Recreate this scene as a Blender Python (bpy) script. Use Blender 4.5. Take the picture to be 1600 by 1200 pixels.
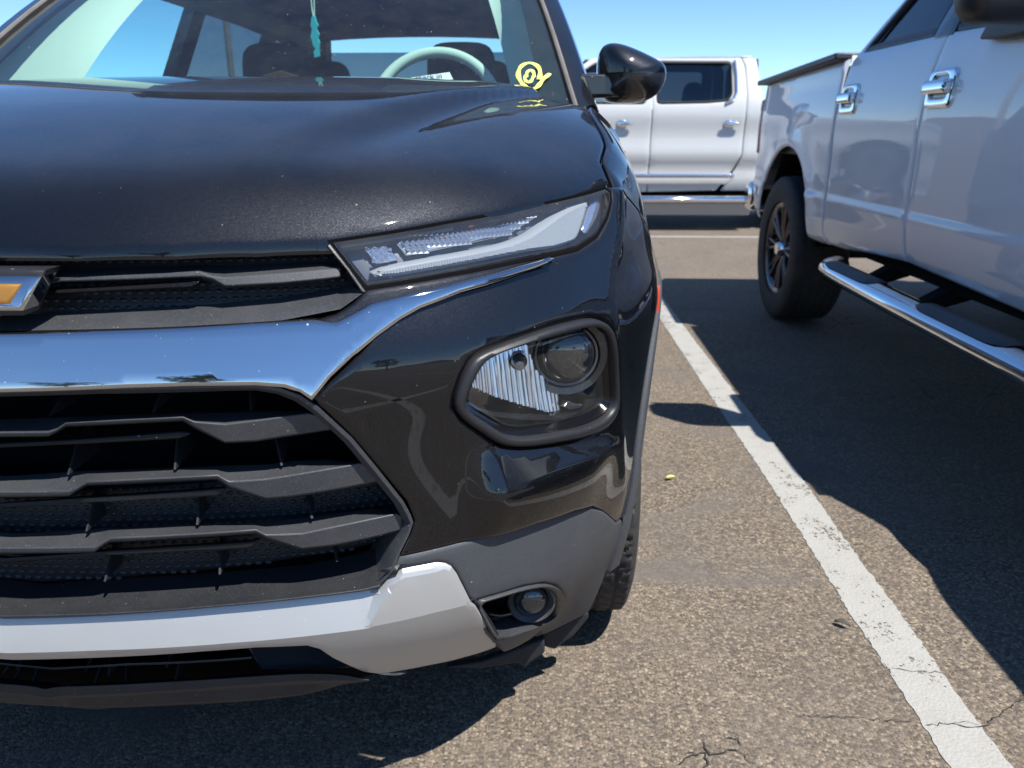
import bpy, bmesh, math, random
import numpy as np
from mathutils import Vector, Matrix
from mathutils.geometry import delaunay_2d_cdt
for o in list(bpy.data.objects): bpy.data.objects.remove(o)
SC = bpy.context.scene
COL = SC.collection
rnd = random.Random(7)
# ------------------------------------------------------------------ camera, sky, sun, exposure
cam_d = bpy.data.cameras.new('camera'); CAM = bpy.data.objects.new('camera', cam_d); COL.objects.link(CAM)
cam_d.sensor_width = 36; cam_d.lens = 27.045; cam_d.clip_start = .02; cam_d.clip_end = 3000
CAM.location = (0, 0, 1.07)
CAM.rotation_euler = (math.radians(90) - math.atan(390/1202), 0, math.atan(45/math.hypot(1202, 390)))
cam_d.dof.use_dof = True; cam_d.dof.focus_distance = 1.12; cam_d.dof.aperture_fstop = 6.7
SC.camera = CAM
W = bpy.data.worlds.new('World'); SC.world = W; W.use_nodes = True
wn = W.node_tree; bg = wn.nodes['Background']
sky = wn.nodes.new('ShaderNodeTexSky'); sky.sky_type = 'NISHITA'; sky.sun_disc = False
SUND = Vector((-.40, .36, -1)).normalized()          # the way the light travels
sky.sun_elevation = math.asin(-SUND.z); sky.sun_rotation = math.atan2(-SUND.x, -SUND.y)
sky.air_density = 1.0; sky.dust_density = 0; sky.ozone_density = 3.2; sky.altitude = 3600
hs = wn.nodes.new('ShaderNodeHueSaturation'); hs.inputs['Saturation'].default_value = 1.12
wn.links.new(sky.outputs[0], hs.inputs['Color']); wn.links.new(hs.outputs[0], bg.inputs[0]); bg.inputs[1].default_value = .128
sl = bpy.data.lights.new('sun', 'SUN'); SUN = bpy.data.objects.new('sun', sl); COL.objects.link(SUN)
sl.energy = 4.6; sl.angle = math.radians(.53); sl.color = (1, .97, .91)
SUN.rotation_euler = SUND.to_track_quat('-Z', 'Y').to_euler()
SC.view_settings.view_transform = 'Standard'; SC.view_settings.look = 'None'
SC.view_settings.exposure = .78; SC.view_settings.gamma = 1; SC.view_settings.use_curve_mapping = False
SC.cycles.caustics_reflective = False; SC.cycles.max_bounces = 10; SC.cycles.transparent_max_bounces = 16; SC.cycles.glossy_bounces = 6
# ------------------------------------------------------------------ surfaces of the dark car
def nspl(xs, ys):
    x=np.array(xs,float); y=np.array(ys,float); n=len(x); h=np.diff(x)
    A=np.zeros((n,n)); b=np.zeros(n); A[0,0]=A[-1,-1]=1
    for i in range(1,n-1):
        A[i,i-1]=h[i-1]; A[i,i]=2*(h[i-1]+h[i]); A[i,i+1]=h[i]
        b[i]=3*((y[i+1]-y[i])/h[i]-(y[i]-y[i-1])/h[i-1])
    c=np.linalg.solve(A,b)
    def f(q):
        q=np.asarray(q,float); i=np.clip(np.searchsorted(x,q)-1,0,n-2); t=q-x[i]
        hh=h[i]; bb=(y[i+1]-y[i])/hh-hh*(2*c[i]+c[i+1])/3; d=(c[i+1]-c[i])/(3*hh)
        return y[i]+bb*t+c[i]*t*t+d*t**3
    return f
def sst(a,b,x):
    t=np.clip((np.asarray(x,float)-a)/(b-a),0,1); return t*t*(3-2*t)
# plan curve of the nose and side, metres from the nose on the centre line
_PX=[0,.24,.39,.52,.63,.725,.80,.86,.906,.937,.953,.955,.947,.94]
_PY=[0,.010,.034,.072,.128,.210,.312,.43,.57,.73,.90,1.10,1.35,1.7]
_ax=np.array([-v for v in _PX[:0:-1]]+_PX); _ay=np.array(_PY[:0:-1]+_PY)
_as=np.concatenate([[0],np.cumsum(np.hypot(np.diff(_ax),np.diff(_ay)))]); _as-=_as[len(_PX)-1]
_cx=nspl(_as,_ax); _cy=nspl(_as,_ay)
_d0=nspl([.16,.20,.25,.3,.35,.4,.46,.55,.65,.72,.78,.82,.86,.9,.95,1.0,1.06,1.13],
         [.165,.125,.085,.055,.030,.012,.003,.002,.004,.004,.003,.010,.026,.045,.072,.105,.155,.225])
_sc=nspl([.3,.43,.58,.73,.80,.866,.90,.964,.99],[1.0,.95,.905,.880,.866,.888,.918,.985,1.007])   # arclength of the corner crease by height
def D(s,z):
    s=np.abs(s)-.04; lo=sst(.52,.40,z)*sst(.85,1.12,s); hi=sst(.80,.93,z)*sst(.70,.95,s)*sst(1.55,1.12,s)
    rise=.045*sst(1.0,1.75,s)*sst(.8,1.0,z)
    d=_d0(z-rise)*(1-lo)*(1-.40*hi)
    a=np.sqrt((s-_sc(z))**2+.005**2)-.005
    d=d-.013*np.exp(-a/.05)*sst(.42,.52,z)
    return d
def P(s,z,off=0.):
    s=np.asarray(s,float); z=np.asarray(z,float); e=1e-3
    x=_cx(s); y=_cy(s); tx=_cx(s+e)-_cx(s-e); ty=_cy(s+e)-_cy(s-e); l=np.hypot(tx,ty); tx/=l; ty/=l
    d=D(s,z)+off
    return np.stack([x-ty*d, y+tx*d, z+0*x],-1)
# hood height field
_hc=nspl([0,.1,.2,.3,.45,.6,.75,.85,.95,1.1],[.985,1.014,1.040,1.064,1.098,1.130,1.156,1.168,1.177,1.188])
_ye=nspl([0,.2,.392,.5,.6,.68,.74,.79],[.055,.068,.116,.160,.222,.305,.40,.50])
_ze=nspl([0,.2,.392,.5,.6,.68,.74,.79],[.946,.947,.945,.948,.953,.962,.972,.982])
_he=nspl([0,.4,.55,.75,1.0,1.2],[.115,.100,.078,.060,.046,.04])
_xd=nspl([0,.2,.4,.6,.8,1.0],[.26,.30,.37,.46,.56,.66])
def Hz(x,y,off=0.):
    x=np.sqrt(np.maximum(np.abs(np.asarray(x,float))-.04,0)**2+1e-8); y=np.asarray(y,float); q=x/.755
    z=_hc(y)-_he(y)*(.30*q**2+.70*q**5)
    z=z+.014*sst(1.,-.8,(x-_xd(y))/(.022+.05*sst(.75,.25,y)))*sst(.05,.5,y)-.007*np.exp(-((x-_xd(y)-.05)/.05)**2)*sst(.2,.6,y)
    t=np.maximum(y-_ye(x),0); ye=_ye(x)
    zm=_hc(ye)-_he(ye)*(.30*q**2+.70*q**5)+.014*sst(1.,-.8,(x-_xd(ye))/(.022+.05*sst(.75,.25,ye)))*sst(.05,.5,ye)
    A=np.maximum(zm-_ze(x),.004)
    z=z-A*np.exp(-(t/.045)**1.25)
    return z-off
def HP(x,y,off=0.): return np.stack([np.asarray(x,float)+0*np.asarray(y),np.asarray(y,float)+0*np.asarray(x),Hz(x,y,off)],-1)
def PB(s,z,off=0.):
    s=np.asarray(s,float); z=np.asarray(z,float); e=1e-3
    x=_cx(s); y=_cy(s); tx=_cx(s+e)-_cx(s-e); ty=_cy(s+e)-_cy(s-e); l=np.hypot(tx,ty)
    return np.stack([x-ty/l*off, y+tx/l*off, z+0*x],-1)
# windscreen: a across (-1..1), b up (0..1)
def WS(a,b,off=0.):
    a=np.asarray(a,float); b=np.asarray(b,float)
    x=a*(.77-.155*b); y=.985+.085*a*a+.76*b+.02*np.sin(np.pi*b)*0; z=1.135+.012*(1-a*a)+.475*b+.030*np.sin(np.pi*np.clip(b,0,1))
    return np.stack([x,y+.53*off,z-.85*off],-1)

# ------------------------------------------------------------------ helpers
def tag(o, label=None, cat=None, group=None, kind=None):
    if label: o['label'] = label
    if cat: o['category'] = cat
    if group: o['group'] = group
    if kind: o['kind'] = kind
    return o
def empty(name, loc=(0,0,0), rz=0, parent=None):
    o = bpy.data.objects.new(name, None); COL.objects.link(o); o.location = loc; o.rotation_euler = (0,0,rz); o.parent = parent
    o.empty_display_size = .1
    return o
def mesh(name, V, Fc, mat, parent=None, smooth=True, sharp=40, bev=0, bseg=2, kind=None):
    me = bpy.data.meshes.new(name); me.from_pydata([tuple(map(float, v)) for v in V], [], [tuple(f) for f in Fc])
    me.validate(); me.update()
    o = bpy.data.objects.new(name, me); COL.objects.link(o); o.parent = parent
    if mat is not None: me.materials.append(mat)
    if smooth:
        me.shade_smooth()
        if sharp: me.set_sharp_from_angle(angle=math.radians(sharp))
    if bev:
        b = o.modifiers.new('bevel', 'BEVEL'); b.width = bev; b.segments = bseg; b.limit_method = 'ANGLE'; b.angle_limit = math.radians(32)
        b.harden_normals = False
    if kind: o['kind'] = kind
    return o
def fixn(o):
    bm = bmesh.new(); bm.from_mesh(o.data); bmesh.ops.recalc_face_normals(bm, faces=bm.faces); bm.to_mesh(o.data); bm.free(); return o
def mirror_obj(o, parent=None, axis=0, name=None):
    me = o.data.copy(); n = o.copy(); n.data = me; COL.objects.link(n); n.parent = parent or o.parent
    co = np.empty(len(me.vertices)*3); me.vertices.foreach_get('co', co); co = co.reshape(-1,3); co[:,axis] *= -1
    me.vertices.foreach_set('co', co.ravel()); me.flip_normals(); me.update()
    if n.location[axis]: n.location[axis] *= -1
    return n
def area2(p): return .5*sum(p[i][0]*p[(i+1)%len(p)][1]-p[(i+1)%len(p)][0]*p[i][1] for i in range(len(p)))
def inpoly(P_, q):
    x, y = q[:,0], q[:,1]; c = np.zeros(len(q), bool); n = len(P_); j = n-1
    for i in range(n):
        xi, yi = P_[i]; xj, yj = P_[j]
        m = ((yi > y) != (yj > y))
        with np.errstate(divide='ignore', invalid='ignore'):
            c ^= m & (x < (xj-xi)*(y-yi)/((yj-yi) if yj != yi else 1e-12)+xi)
        j = i
    return c
def resample(p, step, closed=True):
    out = []; n = len(p)
    for i in range(n if closed else n-1):
        a = np.array(p[i], float); b = np.array(p[(i+1)%n], float); k = max(1, int(round(np.linalg.norm(b-a)/step)))
        for t in range(k): out.append(tuple(a+(b-a)*t/k))
    if not closed: out.append(tuple(p[-1]))
    return out
def roundc(p, r, k=4, skip=()):
    """round the corners of a polygon"""
    out = []; n = len(p)
    for i in range(n):
        if i in skip: out.append(tuple(p[i])); continue
        a, b, c = (np.array(p[j%n], float) for j in (i-1, i, i+1))
        la, lc = np.linalg.norm(a-b), np.linalg.norm(c-b)
        rr = min(r, la*.45, lc*.45); q0 = b+(a-b)/max(la,1e-9)*rr; q1 = b+(c-b)/max(lc,1e-9)*rr
        for t in np.linspace(0, 1, k+1): out.append(tuple((1-t)**2*q0+2*t*(1-t)*b+t*t*q1))
    return out
def smoothp(p, it=1, closed=True):
    """Chaikin corner cutting"""
    for _ in range(it):
        q = []; n = len(p)
        if not closed: q.append(p[0])
        for i in range(n if closed else n-1):
            a = np.array(p[i], float); b = np.array(p[(i+1)%n], float); q += [tuple(.75*a+.25*b), tuple(.25*a+.75*b)]
        if not closed: q.append(p[-1])
        p = q
    return p
def inset(p, d):
    n = len(p); P_ = np.array(p, float); s = 1 if area2(p) > 0 else -1; out = []
    for i in range(n):
        e0 = P_[i]-P_[i-1]; e1 = P_[(i+1)%n]-P_[i]; e0 /= max(np.linalg.norm(e0),1e-9); e1 /= max(np.linalg.norm(e1),1e-9)
        n0 = np.array([-e0[1], e0[0]]); n1 = np.array([-e1[1], e1[0]]); m = n0+n1; l = np.linalg.norm(m)
        m = m/l if l > 1e-6 else n0; k = 1/max(.5, float(m@n0)); out.append(tuple(P_[i]+s*m*d*k))
    return out
def panel_data(poly, surf, off=0., thick=.012, r=.0025, res=.012, holes=(), offf=None, gap=.0, feats=()):
    """a sheet cut to an outline, bent over a surface, edges rolled over"""
    if area2(poly) < 0: poly = poly[::-1]
    loops = [resample(poly, res)] + [resample(h if area2(h) < 0 else h[::-1], res) for h in holes]
    if gap: loops = [inset(l, gap if i == 0 else -gap) for i, l in enumerate(loops)]
    ins = [inset(l, r) if i == 0 else inset(l, -r) for i, l in enumerate(loops)]
    # holes run clockwise: moving away from the hole needs the other sign
    ins2 = [inset(l, r*2.4) if i == 0 else inset(l, -r*2.4) for i, l in enumerate(loops)]
    V2 = []; E = []
    for l in ins2:
        b = len(V2); V2 += l; E += [(b+i, b+(i+1)%len(l)) for i in range(len(l))]
    A = np.array(loops[0]); lo, hi = A.min(0), A.max(0)
    gx = np.arange(lo[0]+res*.5, hi[0], res); gy = np.arange(lo[1]+res*.5, hi[1], res)
    if len(gx) and len(gy):
        G = np.array([(x, y) for x in gx for y in gy]); m = inpoly(inset(ins2[0], res*.45), G)
        for l in ins2[1:]: m &= ~inpoly(inset(l, -res*.45), G)
        # keep clear of the outline
        B = np.array([p for l in ins2 for p in l])
        G = G[m]
        FP = []
        for ft in feats:
            q = resample(ft, res*.7, False); mk = inpoly(inset(ins2[0], res*.3), np.array(q))
            for l in ins2[1:]: mk &= ~inpoly(inset(l, -res*.3), np.array(q))
            last = None
            for p_, k_ in zip(q, mk):
                if k_:
                    V2.append(tuple(p_)); FP.append(p_)
                    if last is not None: E.append((last, len(V2)-1))
                    last = len(V2)-1
                else: last = None
        if FP: B = np.concatenate([B, np.array(FP)])
        if len(G):
            keep = np.ones(len(G), bool)
            for c in range(0, len(G), 400):
                dd = np.min(np.hypot(G[c:c+400,None,0]-B[None,:,0], G[c:c+400,None,1]-B[None,:,1]), 1); keep[c:c+400] = dd > res*.4
            V2 += [tuple(g) for g in G[keep]]
    rv, re_, rf, *_ = delaunay_2d_cdt([Vector(v) for v in V2], E, [], 0, 1e-7)
    rv = np.array([(v.x, v.y) for v in rv]); cen = np.array([rv[list(f)].mean(0) for f in rf])
    k = inpoly(ins2[0], cen)
    for l in ins2[1:]: k &= ~inpoly(l, cen)
    F = [tuple(f) for f, kk in zip(rf, k) if kk]
    def S(q, o):
        q = np.array(q); ex = offf(q[:,0], q[:,1]) if offf is not None else 0
        return surf(q[:,0], q[:,1], off+o+ex)
    V = [S(rv, 0)]; n0 = len(rv)
    idx = {}
    for i, v in enumerate(rv): idx[(round(v[0], 6), round(v[1], 6))] = i
    base = n0
    for li, (l2, l1, l0) in enumerate(zip(ins2, ins, loops)):
        n = len(l0)
        i2 = []
        for v in l2:
            j = idx.get((round(v[0], 6), round(v[1], 6)))
            if j is None: j = int(np.argmin((rv[:,0]-v[0])**2+(rv[:,1]-v[1])**2))
            i2.append(j)
        V.append(S(l1, r*.28)); V.append(S(l0, r*1.1)); V.append(S(l0, thick))
        rings = [i2, list(range(base, base+n)), list(range(base+n, base+2*n)), list(range(base+2*n, base+3*n))]; base += 3*n
        for a, b in zip(rings[:-1], rings[1:]):
            for i in range(n):
                j = (i+1) % n
                q = (a[i], b[i], b[j], a[j])
                if len(set(q)) >= 3: F.append(tuple(dict.fromkeys(q)))
    return np.concatenate(V), F
def panel(name, poly, surf, mat, parent, sharp=50, kind=None, **kw):
    V, F = panel_data(poly, surf, **kw)
    o = fixn(mesh(name, V, F, mat, parent, sharp=sharp, kind=kind))
    q = np.array(poly); c = q.mean(0); d = surf(c[:1], c[1:], 0.)-surf(c[:1], c[1:], .01); d = Vector(d.ravel()).normalized()
    if sum(p.normal.dot(d)*p.area for p in o.data.polygons) < 0: o.data.flip_normals()
    return o
def sym(chain):
    """right half, from the centre line round to the centre line again -> both halves"""
    c = [tuple(p) for p in chain]; c[0] = (0., c[0][1]); c[-1] = (0., c[-1][1])
    return c + [(-a, b) for a, b in c[-2:0:-1]]
def loft(name, lines, surf, mat, parent, symm=False, sub=4, bev=.0015, cap=True, sharp=30, closed=False, smth=0):
    """lines: list of (off, [(s,z)...]) with equal counts; joined side by side into a solid strip"""
    rows = []
    for off, L in lines:
        L = [tuple(p) for p in L]
        if smth: L = smoothp(L, smth, False)
        if symm:
            L = [(max(a, .004*i), b) for i, (a, b) in enumerate(L)]; L[0] = (0., L[0][1]); L = [(-a, b) for a, b in L[:0:-1]] + L
        pts = []
        for a, b in zip(L[:-1], L[1:]):
            for t in range(sub): pts.append((a[0]+(b[0]-a[0])*t/sub, a[1]+(b[1]-a[1])*t/sub))
        pts.append(L[-1]); q = np.array(pts); rows.append(surf(q[:,0], q[:,1], off))
    n = len(rows[0]); m = len(rows); V = np.concatenate(rows); F = []
    for k in range(m if closed else m-1):
        k2 = (k+1) % m
        for i in range(n-1): F.append((k*n+i, k*n+i+1, k2*n+i+1, k2*n+i))
    if closed and cap:
        F.append([k*n for k in range(m)]); F.append([k*n+n-1 for k in range(m)][::-1])
    return fixn(mesh(name, V, F, mat, parent, sharp=sharp, bev=bev))
class MB:
    def __init__(s): s.V = []; s.F = []
    def add(s, V, F):
        b = len(s.V); s.V += [tuple(map(float, v)) for v in V]; s.F += [tuple(i+b for i in f) for f in F]; return s
    def box(s, c, d, R=None):
        x, y, z = (v/2 for v in d); V = [Vector((i*x, j*y, k*z)) for i in (-1,1) for j in (-1,1) for k in (-1,1)]
        if R is not None: V = [R @ v for v in V]
        return s.add([v+Vector(c) for v in V], [(0,1,3,2),(4,6,7,5),(0,4,5,1),(2,3,7,6),(0,2,6,4),(1,5,7,3)])
    def prism(s, poly, ax, a, b):
        """extrude a 2-D outline along an axis"""
        n = len(poly); V = []
        for h in (a, b):
            for p in poly: V.append((h, p[0], p[1]) if ax == 0 else (p[0], h, p[1]) if ax == 1 else (p[0], p[1], h))
        F = [tuple(range(n))[::-1], tuple(range(n, 2*n))]+[(i, (i+1)%n, n+(i+1)%n, n+i) for i in range(n)]
        return s.add(V, F)
    def tube(s, pts, r, k=10, cap=True):
        pts = [Vector(p) for p in pts]; n = len(pts); rs = r if hasattr(r, '__len__') else [r]*n; V = []; F = []
        t0 = (pts[1]-pts[0]).normalized(); u = t0.orthogonal().normalized()
        for i, p in enumerate(pts):
            t = (pts[min(i+1,n-1)]-pts[max(i-1,0)]).normalized(); u = (u-t*u.dot(t)).normalized(); w = t.cross(u)
            for j in range(k):
                a = 2*math.pi*j/k; V.append(p+(u*math.cos(a)+w*math.sin(a))*rs[i])
        for i in range(n-1):
            for j in range(k): F.append((i*k+j, i*k+(j+1)%k, (i+1)*k+(j+1)%k, (i+1)*k+j))
        if cap: F += [tuple(range(k))[::-1], tuple(range((n-1)*k, n*k))]
        return s.add(V, F)
    def lathe(s, prof, ax, c, k=48, cap=False):
        """prof: (radius, height along the axis)"""
        V = []; F = []; n = len(prof)
        for j in range(k):
            a = 2*math.pi*j/k
            for r, h in prof:
                ca, sa = r*math.cos(a), r*math.sin(a)
                V.append((c[0]+h, c[1]+ca, c[2]+sa) if ax == 0 else (c[0]+ca, c[1]+h, c[2]+sa) if ax == 1 else (c[0]+ca, c[1]+sa, c[2]+h))
        for j in range(k):
            for i in range(n-1): F.append((j*n+i, ((j+1)%k)*n+i, ((j+1)%k)*n+i+1, j*n+i+1))
        return s.add(V, F)
    def grid(s, fn, nu, nv):
        V = [fn(i/(nu-1), j/(nv-1)) for i in range(nu) for j in range(nv)]
        return s.add(V, [(i*nv+j, (i+1)*nv+j, (i+1)*nv+j+1, i*nv+j+1) for i in range(nu-1) for j in range(nv-1)])
    def build(s, name, mat, parent=None, **kw): return fixn(mesh(name, s.V, s.F, mat, parent, **kw))
def supell(c, d, e=.4, nu=24, nv=14, R=None):
    """rounded block: superellipsoid"""
    sg = lambda v, p: math.copysign(abs(v)**p, v)
    m = MB(); V = []
    for i in range(nu):
        for j in range(nv+1):
            a = 2*math.pi*i/nu; b = -math.pi/2+math.pi*j/nv
            v = Vector((d[0]/2*sg(math.cos(b),e)*sg(math.cos(a),e), d[1]/2*sg(math.cos(b),e)*sg(math.sin(a),e), d[2]/2*sg(math.sin(b),e)))
            V.append((R @ v if R is not None else v)+Vector(c))
    F = [(i*(nv+1)+j, ((i+1)%nu)*(nv+1)+j, ((i+1)%nu)*(nv+1)+j+1, i*(nv+1)+j+1) for i in range(nu) for j in range(nv)]
    m.add(V, F); return m
def rot(ax, d): return Matrix.Rotation(math.radians(d), 3, ax)
def text(name, s, size, loc, rotm, mat, parent=None, extrude=.0004, align='CENTER'):
    cu = bpy.data.curves.new(name, 'FONT'); cu.body = s; cu.size = size; cu.extrude = extrude; cu.align_x = align; cu.resolution_u = 3
    o = bpy.data.objects.new(name, cu); COL.objects.link(o); dg = bpy.context.evaluated_depsgraph_get(); dg.update()
    me = bpy.data.meshes.new_from_object(o.evaluated_get(dg)); bpy.data.objects.remove(o)
    n = bpy.data.objects.new(name, me); COL.objects.link(n); n.matrix_world = Matrix.Translation(loc) @ rotm.to_4x4(); n.parent = parent
    me.materials.clear(); me.materials.append(mat); return n
# ------------------------------------------------------------------ materials
class NT:
    def __init__(s, name):
        s.m = bpy.data.materials.new(name); s.m.use_nodes = True; s.t = s.m.node_tree; s.n = s.t.nodes; s.p = s.n['Principled BSDF']; s.out = s.n['Material Output']
        s.co = s.n.new('ShaderNodeTexCoord').outputs['Object']
    def node(s, t, **kw):
        n = s.n.new('ShaderNode'+t)
        for k, v in kw.items(): setattr(n, k, v)
        return n
    def L(s, a, b): s.t.links.new(a, b)
    def sock(s, n, i, v):
        if hasattr(v, 'links') or isinstance(v, bpy.types.NodeSocket): s.L(v, n.inputs[i])
        else: n.inputs[i].default_value = v
    def math(s, op, a, b=0, c=None, clamp=False):
        n = s.node('Math', operation=op, use_clamp=clamp); s.sock(n, 0, a); s.sock(n, 1, b)
        if c is not None: s.sock(n, 2, c)
        return n.outputs[0]
    def mix(s, f, a, b):
        n = s.node('Mix', data_type='RGBA'); s.sock(n, 0, f)
        s.sock(n, 6, a if not isinstance(a, tuple) else (*a, 1)[:4]); s.sock(n, 7, b if not isinstance(b, tuple) else (*b, 1)[:4]); return n.outputs[2]
    def noise(s, scale, detail=3, rough=.55, vec=None, col=False, dist=0):
        n = s.node('TexNoise'); n.inputs['Scale'].default_value = scale; n.inputs['Detail'].default_value = detail; n.inputs['Roughness'].default_value = rough; n.inputs['Distortion'].default_value = dist
        s.L(vec or s.co, n.inputs['Vector']); return n.outputs['Color' if col else 'Fac']
    def vor(s, scale, feature='F1', out='Distance', vec=None, rand=1):
        n = s.node('TexVoronoi', feature=feature); n.inputs['Scale'].default_value = scale; n.inputs['Randomness'].default_value = rand; s.L(vec or s.co, n.inputs['Vector']); return n.outputs[out]
    def ramp(s, f, *st):
        n = s.node('ValToRGB'); e = n.color_ramp.elements
        while len(e) > 1: e.remove(e[-1])
        for i, (p, c) in enumerate(st):
            k = e[0] if i == 0 else e.new(p); k.position = p; k.color = (*(c if isinstance(c, tuple) else (c,)*3), 1)
        s.L(f, n.inputs[0]); return n.outputs[0]
    def mapv(s, scale=(1,1,1), rotv=(0,0,0), loc=(0,0,0)):
        n = s.node('Mapping'); n.inputs['Scale'].default_value = scale; n.inputs['Rotation'].default_value = rotv; n.inputs['Location'].default_value = loc; s.L(s.co, n.inputs['Vector']); return n.outputs[0]
    def node_map(s, sc): return s.mapv(sc)
    def bump(s, h, strength=.3, dist=.001, nrm=None):
        n = s.node('Bump'); n.inputs['Strength'].default_value = strength; n.inputs['Distance'].default_value = dist; s.L(h, n.inputs['Height'])
        if nrm is not None: s.L(nrm, n.inputs['Normal'])
        return n.outputs[0]
    def set(s, **kw):
        for k, v in kw.items():
            k = {'base':'Base Color','rough':'Roughness','metal':'Metallic','coat':'Coat Weight','coatr':'Coat Roughness','spec':'Specular IOR Level','ior':'IOR','normal':'Normal','trans':'Transmission Weight','emit':'Emission Color','emits':'Emission Strength','alpha':'Alpha','coatn':'Coat Normal'}[k]
            i = s.p.inputs[k]
            if isinstance(v, bpy.types.NodeSocket): s.L(v, i)
            else: i.default_value = (*v, 1)[:4] if isinstance(v, tuple) else v
        return s
    def specks(s, scale=55, size=.055, keep=.55):
        """dust specks: small dots of uneven size, scattered"""
        d = s.vor(scale); c = s.vor(scale, out='Color'); sep = s.node('SeparateColor'); s.L(c, sep.inputs[0])
        rr = s.math('MULTIPLY', s.math('POWER', sep.outputs[0], 5), size*2.2)
        on = s.math('GREATER_THAN', sep.outputs[1], keep)
        return s.math('MULTIPLY', s.math('LESS_THAN', d, rr), on)
def simple(name, base, rough=.5, metal=0, **kw):
    t = NT(name); t.set(base=base, rough=rough, metal=metal, **kw); return t.m
def paint(name, base, flake, film=.02, fl=.5, speck=.5):
    t = NT(name)
    c = t.vor(1500, out='Color'); nm = t.node('VectorMath', operation='SUBTRACT'); t.L(c, nm.inputs[0]); nm.inputs[1].default_value = (.5,.5,.5)
    sc = t.node('VectorMath', operation='SCALE'); t.L(nm.outputs[0], sc.inputs[0]); sc.inputs['Scale'].default_value = fl
    geo = t.node('NewGeometry'); ad = t.node('VectorMath', operation='ADD'); t.L(geo.outputs['Normal'], ad.inputs[0]); t.L(sc.outputs[0], ad.inputs[1])
    nz = t.node('VectorMath', operation='NORMALIZE'); t.L(ad.outputs[0], nz.inputs[0])
    sp = t.math('MAXIMUM', t.specks(48, .038, .55), t.specks(130, .06, .66))
    sp = t.math('MULTIPLY', sp, speck)
    sx = t.node('SeparateXYZ'); t.L(geo.outputs['Normal'], sx.inputs[0]); upf = t.math('POWER', t.math('MAXIMUM', sx.outputs[2], 0.), 8)
    fm = t.math('MULTIPLY', t.math('ADD', .02, t.math('MULTIPLY', upf, .98)), t.math('MULTIPLY', t.noise(9, 5, .65), film*2))
    dm = t.math('MAXIMUM', sp, fm)
    t.set(base=t.mix(dm, base, (.42,.38,.33)), metal=t.math('MULTIPLY', t.math('SUBTRACT', 1, dm, clamp=True), flake), rough=t.math('SUBTRACT', t.math('ADD', .50, t.math('MULTIPLY', dm, .4)), t.math('MULTIPLY', t.math('GREATER_THAN', t.noise(2600, 0), .66), .22)),
          normal=nz.outputs[0], coat=t.math('SUBTRACT', 1, sp, clamp=True), coatr=t.math('ADD', .015, t.math('MULTIPLY', t.noise(30, 4), .02)))
    t.p.inputs['Coat IOR'].default_value = 1.5
    return t.m
def plastic(name, base, rough=.5, grain=900, gs=.25, dust=.12, dcol=(.36,.33,.29), speck=.6):
    t = NT(name); n = t.noise(grain, 2); d = t.math('MULTIPLY', t.ramp(t.noise(7, 6, .7), (.35, 0.), (.75, 1.)), dust)
    sp = t.math('MULTIPLY', t.math('MAXIMUM', t.specks(60, .05, .6), t.specks(190, .07, .6)), speck); d = t.math('MAXIMUM', d, sp)
    vv = t.node('SeparateColor'); t.L(t.vor(850, out='Color'), vv.inputs[0]); gr_ = t.math('MULTIPLY', t.math('POWER', vv.outputs[0], 6), .13*min(1, dust*12) if speck else 0.)
    d = t.math('MAXIMUM', d, gr_)
    t.set(base=t.mix(d, base, dcol), rough=t.math('ADD', rough-.06, t.math('MULTIPLY', t.noise(40, 3), .14)), normal=t.bump(n, gs, .0006)); return t.m
def chrome(name, rough=.035, base=(.86,.87,.88), speck=.35, film=.03):
    t = NT(name); sp = t.math('MULTIPLY', t.math('MAXIMUM', t.specks(70, .045, .55), t.specks(200, .065, .6)), speck)
    fm = t.math('MULTIPLY', t.noise(8, 5, .65), film); d = t.math('MAXIMUM', sp, fm)
    t.set(base=t.mix(d, base, (.6,.57,.52)), metal=t.math('SUBTRACT', 1, d, clamp=True), rough=t.math('ADD', rough, t.math('MULTIPLY', d, .5))); return t.m
def glass(name, tint, rough=0, speck=.0, ior=1.5, film=0.):
    t = NT(name); t.n.remove(t.p); tr = t.node('BsdfTransparent'); tr.inputs[0].default_value = (*tint, 1)
    gl = t.node('BsdfGlossy'); gl.inputs['Roughness'].default_value = rough; gl.inputs[0].default_value = (1,1,1,1)
    lw = t.node('LayerWeight'); lw.inputs[0].default_value = .5; r0 = ((ior-1)/(ior+1))**2
    fr = t.math('ADD', r0*1.8, t.math('MULTIPLY', t.math('POWER', lw.outputs['Facing'], 5), 1-r0*1.8)); mx = t.node('MixShader'); t.L(fr, mx.inputs[0]); t.L(tr.outputs[0], mx.inputs[1]); t.L(gl.outputs[0], mx.inputs[2]); o = mx.outputs[0]
    if speck or film:
        di = t.node('BsdfDiffuse'); di.inputs[0].default_value = (.6,.58,.54,1); m2 = t.node('MixShader')
        f = t.math('MULTIPLY', t.math('MAXIMUM', t.specks(60, .05, .5), t.specks(170, .07, .55)), speck)
        if film: f = t.math('MAXIMUM', f, t.math('MULTIPLY', t.ramp(t.noise(14, 6, .7), (.3, .3), (.8, 1.)), film))
        t.L(f, m2.inputs[0]); t.L(o, m2.inputs[1]); t.L(di.outputs[0], m2.inputs[2]); o = m2.outputs[0]
    t.L(o, t.out.inputs[0]); return t.m
M = {}
M['black'] = paint('black_paint', (.0046,.0054,.0080), .8, .085, .20, .35)
M['gloss'] = paint('gloss_black', (.008,.008,.009), .1, .02, .1, .5)
M['chrome'] = chrome('chrome', .03, (.50,.51,.53), .5)
M['chrome2'] = chrome('truck_chrome', .05, speck=.1)
M['grille'] = plastic('grille_plastic', (.032,.035,.041), .46, 700, .35, .085, speck=.9)
M['deep'] = simple('deep_black', (.004,.004,.005), .9, spec=.05)
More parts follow.
